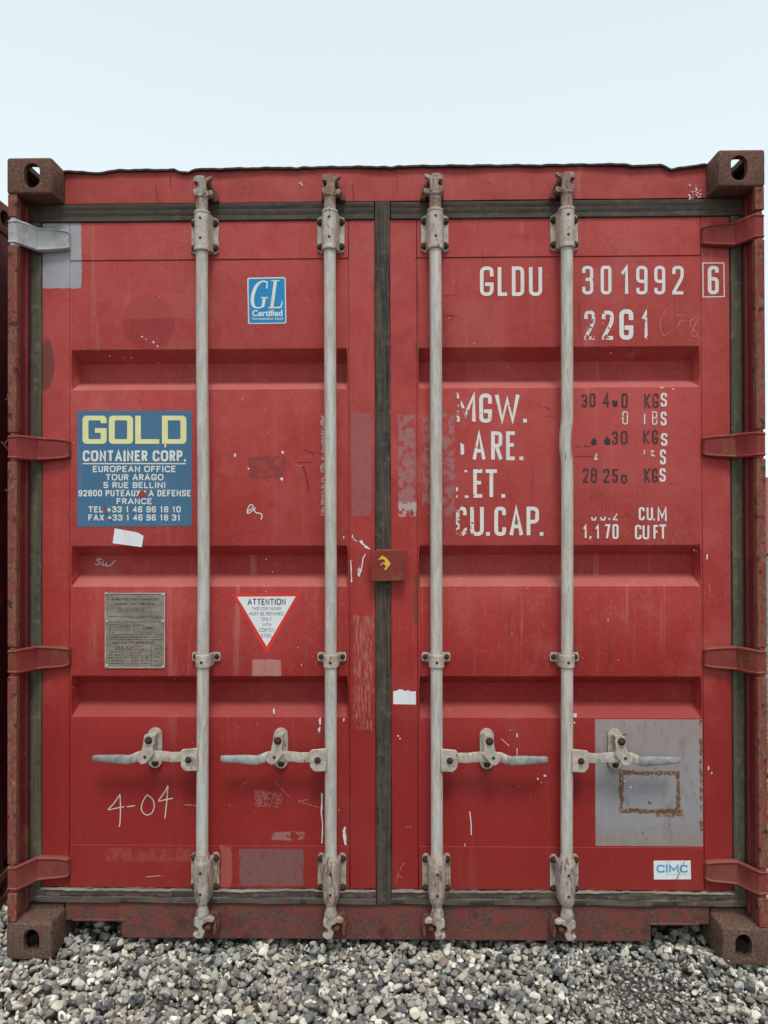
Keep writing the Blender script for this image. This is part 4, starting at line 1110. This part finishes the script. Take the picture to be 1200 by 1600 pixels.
# torn silver label on the centre stile
m = flatmesh(); P3 = lambda X, Y: (600+X/3.75, 960+Y/3.75)
pxpoly(m, [P3(*p) for p in ((54, 450), (75, 447), (90, 438), (110, 442), (125, 450), (140, 444), (160, 452), (186, 450), (187, 528), (54, 526))], YS)
m.build('torn_label', 'paper', DR, label='torn pale label on the centre edge')

# stencilled code and weights
Z = lambda X, Y: (580+X/3.75, 220+Y/3.75)
letters('white', [(ch, a, 736, b, 909, 5.6) for ch, a, b in (('G', 637, 717), ('L', 741, 800), ('D', 824, 897), ('U', 924, 1002))], YP, DR, Z)
A_ = lambda X, Y: (840+X/3.333, 200+Y/3.333)
letters('white', [(ch, a, 718, b, 867, 5.0) for ch, a, b in (('3', 232, 290), ('0', 328, 385), ('1', 425, 490), ('9', 513, 573), ('9', 607, 665), ('2', 701, 762))], YP, DR, A_)
letters('halfworn', [('2', 243, 951, 300, 1103, 5.2), ('2', 335, 951, 397, 1103, 5.8), ('1', 536, 951, 586, 1103, 5.2)], YP, DR, A_)
letters('white', [('G', 425, 944, 499, 1103, 6.9)], YP, DR, A_)
letters('white', [('6', 886, 718, 944, 866, 5.6)], YS, DR, A_)
m = flatmesh()
q = [Vector(U(*A_(*p), YS)) for p in ((861, 703), (970, 703), (972, 878), (862, 880))]; m.ribbon(q, 1.6/466, YS, 0, closed=True)
m.build('stencil_frame', 'white', DR)
B_ = lambda X, Y: (480+X/3, 600+Y/3)
def run(mat, items, th, y=YP):
    letters(mat, [(ch, a, c_, b, d_, th) for ch, a, b, c_, d_ in items], y, DR, a_)
a_ = B_
run('wornwhite', [('M', 697, 790, 45, 180), ('G', 806, 866, 45, 182), ('W', 880, 996, 47, 180), ('.', 1012, 1030, 163, 181)], 6.0)
run('wornwhite', [('A', 775, 836, 222, 357), ('R', 862, 915, 222, 357), ('E', 932, 977, 222, 357), ('.', 995, 1013, 340, 357)], 5.6)
run('wornwhite', [('E', 778, 824, 400, 533), ('T', 833, 893, 400, 533), ('.', 910, 928, 516, 533)], 5.6)
run('wornwhite', [('C', 697, 748, 575, 712), ('U', 764, 828, 573, 712), ('.', 838, 856, 694, 711), ('C', 877, 932, 575, 712), ('A', 948, 1012, 575, 712), ('P', 1028, 1087, 575, 712), ('.', 1090, 1107, 694, 711)], 5.8)
m = flatmesh()
for pts in (((718, 275), (735, 285), (736, 330), (720, 332)), ((740, 520), (758, 525), (752, 535), (738, 533)), ((697, 485), (706, 483), (707, 500), (698, 505)), ((735, 405), (745, 402), (752, 412), (742, 415)),
            ((697, 525), (704, 520), (706, 530), (699, 534)), ((697, 612), (703, 600), (708, 622), (700, 628))):
    pxpoly(m, [B_(*p) for p in pts], YP)
m.build('paint_remnants', 'chip', DR)
a_ = lambda X, Y: (860+X/3.5294, 560+Y/3.5294)
run('black', [('3', 172, 204, 197, 270), ('0', 215, 249, 192, 268), ('4', 288, 328, 188, 270), ('0', 392, 427, 192, 274), ('K', 517, 553, 193, 276), ('G', 562, 597, 193, 272)], 3.0)
run('black', [('3', 340, 372, 402, 474), ('0', 388, 426, 400, 474), ('K', 512, 548, 396, 472), ('G', 560, 594, 394, 472)], 3.0)
run('black', [('2', 178, 212, 605, 686), ('8', 222, 258, 605, 686), ('2', 292, 326, 607, 686), ('5', 342, 372, 610, 684), ('0', 388, 424, 640, 690), ('K', 517, 553, 604, 686), ('G', 560, 593, 606, 684)], 3.0)
m = flatmesh()
for pts in (((340, 235), (352, 228), (358, 238), (366, 228), (372, 240), (368, 266), (345, 266)), ((222, 462), (238, 438), (256, 452), (252, 478), (228, 478)), ((296, 452), (314, 428), (332, 455), (328, 476), (300, 474))):
    pxpoly(m, [a_(*p) for p in pts], YP)
m.build('paint_remnants', 'blackprint', DR)
run('white', [('S', 608, 643, 190, 266), ('S', 608, 641, 294, 370), ('S', 610, 645, 412, 482), ('S', 604, 637, 502, 585), ('S', 602, 636, 606, 680),
              ('C', 487, 520, 820, 893), ('U', 530, 566, 820, 893), ('.', 568, 577, 884, 894), ('M', 590, 642, 820, 898), ('C', 466, 502, 918, 998), ('U', 508, 546, 918, 998), ('F', 568, 596, 918, 996), ('T', 600, 641, 916, 996),
              ('1', 176, 208, 918, 992), (',', 216, 226, 980, 992), ('1', 244, 276, 918, 994), ('7', 300, 330, 914, 994), ('0', 342, 376, 914, 996)], 3.1)
run('thinwhite', [('0', 396, 428, 292, 364), ('L', 516, 520, 304, 362), ('B', 560, 590, 292, 366)], 2.0)
m = flatmesh()
for pts, th in ((((228, 875), (232, 890), (246, 890), (252, 875)), 2.6), (((278, 875), (282, 890), (298, 890), (304, 872)), 2.6), (((320, 886), (330, 886)), 3), (((368, 855), (348, 888), (372, 890)), 2.4),
                (((256, 525), (246, 556), (262, 554)), 2.2), (((515, 530), (520, 505)), 2), (((558, 505), (560, 535), (576, 537)), 2.2), (((560, 520), (572, 510)), 1.6), (((602, 158), (616, 165), (628, 155)), 1.4), (((674, 166), (682, 172)), 2)):
    pxline(m, [a_(*p) for p in pts], th, YP)
m.build('paint_remnants', 'thinwhite', DR)

# chalk writing
m = flatmesh(); D_ = lambda X, Y: (X/3.0778, 1080+Y/3.0778)
for pts in (((578, 495), (545, 545), (512, 574), (560, 562), (596, 556)), ((577, 495), (580, 560), (577, 640), (572, 652)), ((610, 556), (650, 550)), ((708, 498), (685, 530), (676, 570), (700, 598), (730, 590), (744, 556), (738, 520), (708, 498)),
            ((808, 454), (790, 490), (755, 533), (790, 522), (832, 515)), ((808, 456), (802, 530), (793, 612))):
    pxcurve(m, [D_(*p) for p in pts], 1.7, YP)
m.build('chalk_writing', 'chalk', DL, label='chalk numbers 4-04 by hand')
m = flatmesh()
for pts in (((105, 48), (85, 42), (78, 52), (100, 62), (96, 72), (70, 72)), ((112, 55), (108, 72), (118, 82), (130, 60), (128, 86), (150, 75), (172, 52))): pxcurve(m, [J(*p) for p in pts], 1.5, .137)
sw = m.build('chalk_writing', 'chip', DL, label='small white scribble')
for v in sw.data.vertices: v.co.y = .1705
m = flatmesh(); E_ = lambda X, Y: (330+X/7.06, 680+Y/7.06)
pxcurve(m, [E_(*p) for p in ((400, 840), (440, 820), (470, 780), (440, 760), (410, 790), (390, 870), (440, 850), (490, 790), (470, 830), (500, 860), (545, 860), (565, 885), (550, 930))], 1.6, YP)
m.build('chalk_writing', 'chip', DL, label='looped white scribble')
m = flatmesh()
for pts in (((668, 945), (640, 1000), (636, 1040), (655, 1090), (690, 1060)), ((720, 975), (762, 970), (740, 1010), (728, 1038)), ((732, 1012), (775, 1000)), ((820, 990), (790, 1005), (800, 1040), (838, 1075), (815, 1092), (800, 1065), (822, 1020), (836, 985), (820, 990))):
    pxcurve(m, [A_(*p) for p in pts], 1.0, YP)
m.build('chalk_writing', 'faint', DR, label='faint scratched numbers')

# ---- chips, scratches and flecks of paint, joined per door
rr_ = random.Random(11)
def fleck(mb, u, v, s_, y, mi=0, el=1.0):
    n = rr_.randint(5, 8); pts = []
    for k in range(n):
        a = 2*math.pi*k/n; r = s_*rr_.uniform(.5, 1.2); pts.append((u+r*math.cos(a), v+el*r*math.sin(a)))
    pxpoly(mb, pts, y, mi)
ml, mr = flatmesh(), flatmesh()
for u, v, s_, el in ((367, 711, 1.8, 1.8), (442, 707, 2.2, 1.8), (388, 732, 1.4, 1.8), (440, 748, 2.6, 1.4), (428, 1112, 1.6, 3), (500, 1128, 2.2, 3.6), (499, 1140, 2.4, 2.4), (503, 1255, 2, 6), (502, 1270, 1.6, 6), (504, 1300, 1.4, 9),
                     (503, 1244, 1.5, 5), (471, 1039, 1, 3), (416, 874, 1, 1), (222, 526, 1.6, 1), (240, 535, 1.4, 2), (246, 541, 1.3, 1.5), (228, 530, 1, 1)):
    fleck(ml, u, v, s_, YP, 0, el)
for u, v, s_, el in ((539, 1308, 2.4, 5.5), (538, 1298, 2.6, 3), (540, 1326, 1.2, 7), (537, 1125, 1.4, 2.4), (565, 848, 3, 1.4), (572, 855, 3, .8), (562, 890, 1.4, 5), (561, 897, 2.4, 1.6), (549, 888, 1, 8), (549, 906, 1.2, 4), (551, 838, 1, 3), (537, 840, 1.2, 2)):
    fleck(ml, u, v, s_, YS-.0004 if u > 545 else YP, 0, el)
for u, v, s_, el in ((898, 1118, 4.6, .9), (897, 1129, 2, 1), (622, 1150, 1.6, .8), (625, 1154, 1.6, .8), (730, 1275, 1, .1), (840, 1217, 2.0, 1), (851, 1212, 2.4, 1), (846, 1223, 1.2, 1), (1107, 1200, 1.6, 2), (1112, 1208, 1.8, 1), (971, 1216, 1, 1), (976, 1221, 1.6, 1), (985, 1230, 1.8, 1),
                     (942, 505, 1, 1), (1105, 870, 1.2, 4), (800, 990, .8, 1.5), (950, 968, .8, 3)):
    fleck(mr, u, v, s_, YP if u > 655 and u < 1090 else YS-.0004, 0, el)
for _ in range(150):
    u, v = rr_.uniform(112, 540), rr_.uniform(415, 1310); fleck(ml, u, v, rr_.uniform(.25, .8), YP, 1 if rr_.random() < .6 else 0, rr_.uniform(.6, 1.6))
for _ in range(170):
    u, v = rr_.uniform(658, 1090), rr_.uniform(415, 1310)
    if u > 925 and v > 1115: fleck(mr, u, v, rr_.uniform(.4, 1.3), YP, 2, rr_.uniform(.3, 1)); continue
    fleck(mr, u, v, rr_.uniform(.25, .8), YP, 1 if rr_.random() < .6 else 0, rr_.uniform(.6, 1.6))
for pts, th, k in ((((734, 1268), (736, 1285), (736.5, 1305)), 1.4, 0), (((726, 1318), (727, 1324)), 1, 0), (((721, 1343), (723, 1360), (726, 1384)), 1, 0), (((710, 1275), (711, 1293)), .8, 3), (((694, 462), (711, 461)), 1.4, 3), (((694, 493), (714, 493)), 1.4, 3),
                   (((808, 1146), (808, 1152)), 1.8, 0), (((808, 1169), (808, 1180)), 1, 0), (((783, 1154), (796, 1166)), .8, 0), (((840, 632), (862, 640)), .8, 3), (((851, 650), (866, 650)), 1.2, 3), (((899, 698), (922, 697)), 1.2, 3), (((898, 713), (928, 713)), 1.2, 3),
                   (((1044, 757), (1056, 753)), .8, 3), (((1108, 912), (1110, 930)), .9, 1), (((900, 1258), (930, 1253)), .8, 3), (((970, 1150), (980, 1146)), 1.6, 3), (((1010, 378), (1038, 379)), .7, 1), (((620, 1366), (628, 1372)), .9, 1), (((618, 1378), (627, 1355), (632, 1348)), .8, 1), (((634, 1292), (644, 1292)), .8, 1)):
    pxline(mr, pts, th, YP if 655 < pts[0][0] < 1090 else (YS-.0004), k)
for pts, th, k in ((((475, 702), (491, 709)), 1.2, 3), (((465, 722), (488, 722)), 1.5, 3), (((463, 727), (472, 729)), 1, 1), (((474, 728), (480, 748), (482, 768)), 3, 3), (((430, 1222), (452, 1245)), .8, 1), (((466, 1252), (500, 1262)), 1, 1), (((465, 1252), (482, 1249)), .8, 1), (((290, 1258), (308, 1259)), .8, 1), (((285, 1257), (308, 1258)), .8, 1),
                   (((378, 1226), (386, 1222)), .8, 1), (((228, 1370), (256, 1368)), 1.5, 1)):
    pxline(ml, pts, th, YP if pts[0][1] < 1320 else YR, k)
for pts, th in ((((550, 838), (553, 843), (558, 846)), 1.2), (((562, 845), (567, 850), (573, 855), (578, 858)), 2.2), (((571, 866), (567, 873), (566, 882), (564, 893), (561, 898)), 1.8), (((559, 889), (561, 898), (564, 890)), 1.8),
                ((((548, 875), (548.5, 888), (549, 900), (550, 909))), 1.3), (((504, 1240), (502, 1262), (504, 1290), (503, 1318)), 1.6), (((539, 1292), (537, 1306), (540, 1320)), 3.0)):
    pxline(ml, pts, th, YS-.0005, 0)
for mb_, dr in ((ml, DL), (mr, DR)): mb_.build('paint_flecks', ['chip', 'faint', 'bolt', 'scar'], dr)['kind'] = 'stuff'
# scratches on the header
m = flatmesh()
for pts, th, k in ((((243, 290), (245, 305), (247, 314), (254, 315)), 1.2, 0), (((265, 273), (267, 292)), 1.2, 0), (((551, 287), (553, 313)), 1.4, 0), (((620, 264), (621, 300)), .8, 0), (((467, 285), (473, 290), (470, 284)), 1, 1), (((760, 282), (767, 288)), .8, 0), (((614, 280), (616, 318)), .7, 0)):
    pxline(m, pts, th, .0945, k)
for _ in range(26): fleck(m, rr_.uniform(1072, 1096), rr_.uniform(288, 311), rr_.uniform(.4, 1.8), .0945, 1)
for _ in range(14): fleck(m, rr_.uniform(120, 1060), rr_.uniform(272, 312), rr_.uniform(.5, 1.6), .0945, 0)
m.build('paint_flecks', ['scar', 'chip'], box)['kind'] = 'stuff'

# ------------------------------------------------------------------ neighbouring containers
MTold = CM.copy(); MTold.materials[0] = MT['keeper']
NX, NY = -2.627, .27
nb = thing('shipping_container', 'dark red container side, a narrow strip of it showing at the left edge', 'shipping container', 'shipping containers in the gravel yard', (0, 0, 0))
def plain_container(root, paint, castm, ox, oy, ht=HT, rot=0):
    root.location = (ox, oy, 0); root.rotation_euler = (0, 0, rot)
    castings(root, old=castm, ht=ht)
    for sx_ in (-1, 1):
        for yy in (.004, LEN-.10):
            m = MB(); m.box(*sorted((sx_*1.12, sx_*1.214)), yy, yy+.096, .118, ht-.118); m.build('corner_post', paint, root, bevel=.004)
        corr_wall(root, sx_*1.212, sx_, .10, LEN-.10, .155, ht-.07, paint)
        m = MB(); m.box(*sorted((sx_*1.155, sx_*1.216)), .178, LEN-.178, ht-.073, ht-.013); m.build('top_rail', paint, root, bevel=.003)
        m = MB(); m.box(*sorted((sx_*1.165, sx_*1.216)), .178, LEN-.178, .02, .157); m.build('bottom_rail', paint, root, bevel=.003)
    for yy in (.03, LEN-.07):
        m = MB(); m.box(-1.12, 1.12, yy, yy+.04, .118, ht-.02); m.build('end_wall', paint, root, bevel=.003)
    m = MB(); m.box(-1.17, 1.17, .1, LEN-.1, ht-.03, ht-.008); m.build('roof', paint, root)
plain_container(nb, 'old', MTold, NX, NY)
# white chalk tags on the side of the left neighbour
m = flatmesh(); rr_ = random.Random(5)
for zc, nn in ((1.86, 6), (1.62, 5), (1.30, 4), (.95, 2)):
    for _ in range(nn):
        y_ = rr_.uniform(.12, .62); z_ = zc+rr_.uniform(-.1, .1); L = []
        for k in range(5): L.append((y_+rr_.uniform(-.09, .09), z_+rr_.uniform(-.09, .09)))
        q = rounded(L, .05); o = len(m.v)
        m.ribbon(q, .006, 0)
        for i in range(o, len(m.v)): a, _, b = m.v[i]; m.v[i] = (1.2195, a, b)
m.build('chalk_scribble', 'chalk', nb, smooth=0)
fb = thing('shipping_container', 'pale container far back in the yard, glimpsed past the right edge', 'shipping container', 'shipping containers in the gravel yard')
plain_container(fb, 'pale', MTold, 16.2, 28.0, 2.896, R(90))
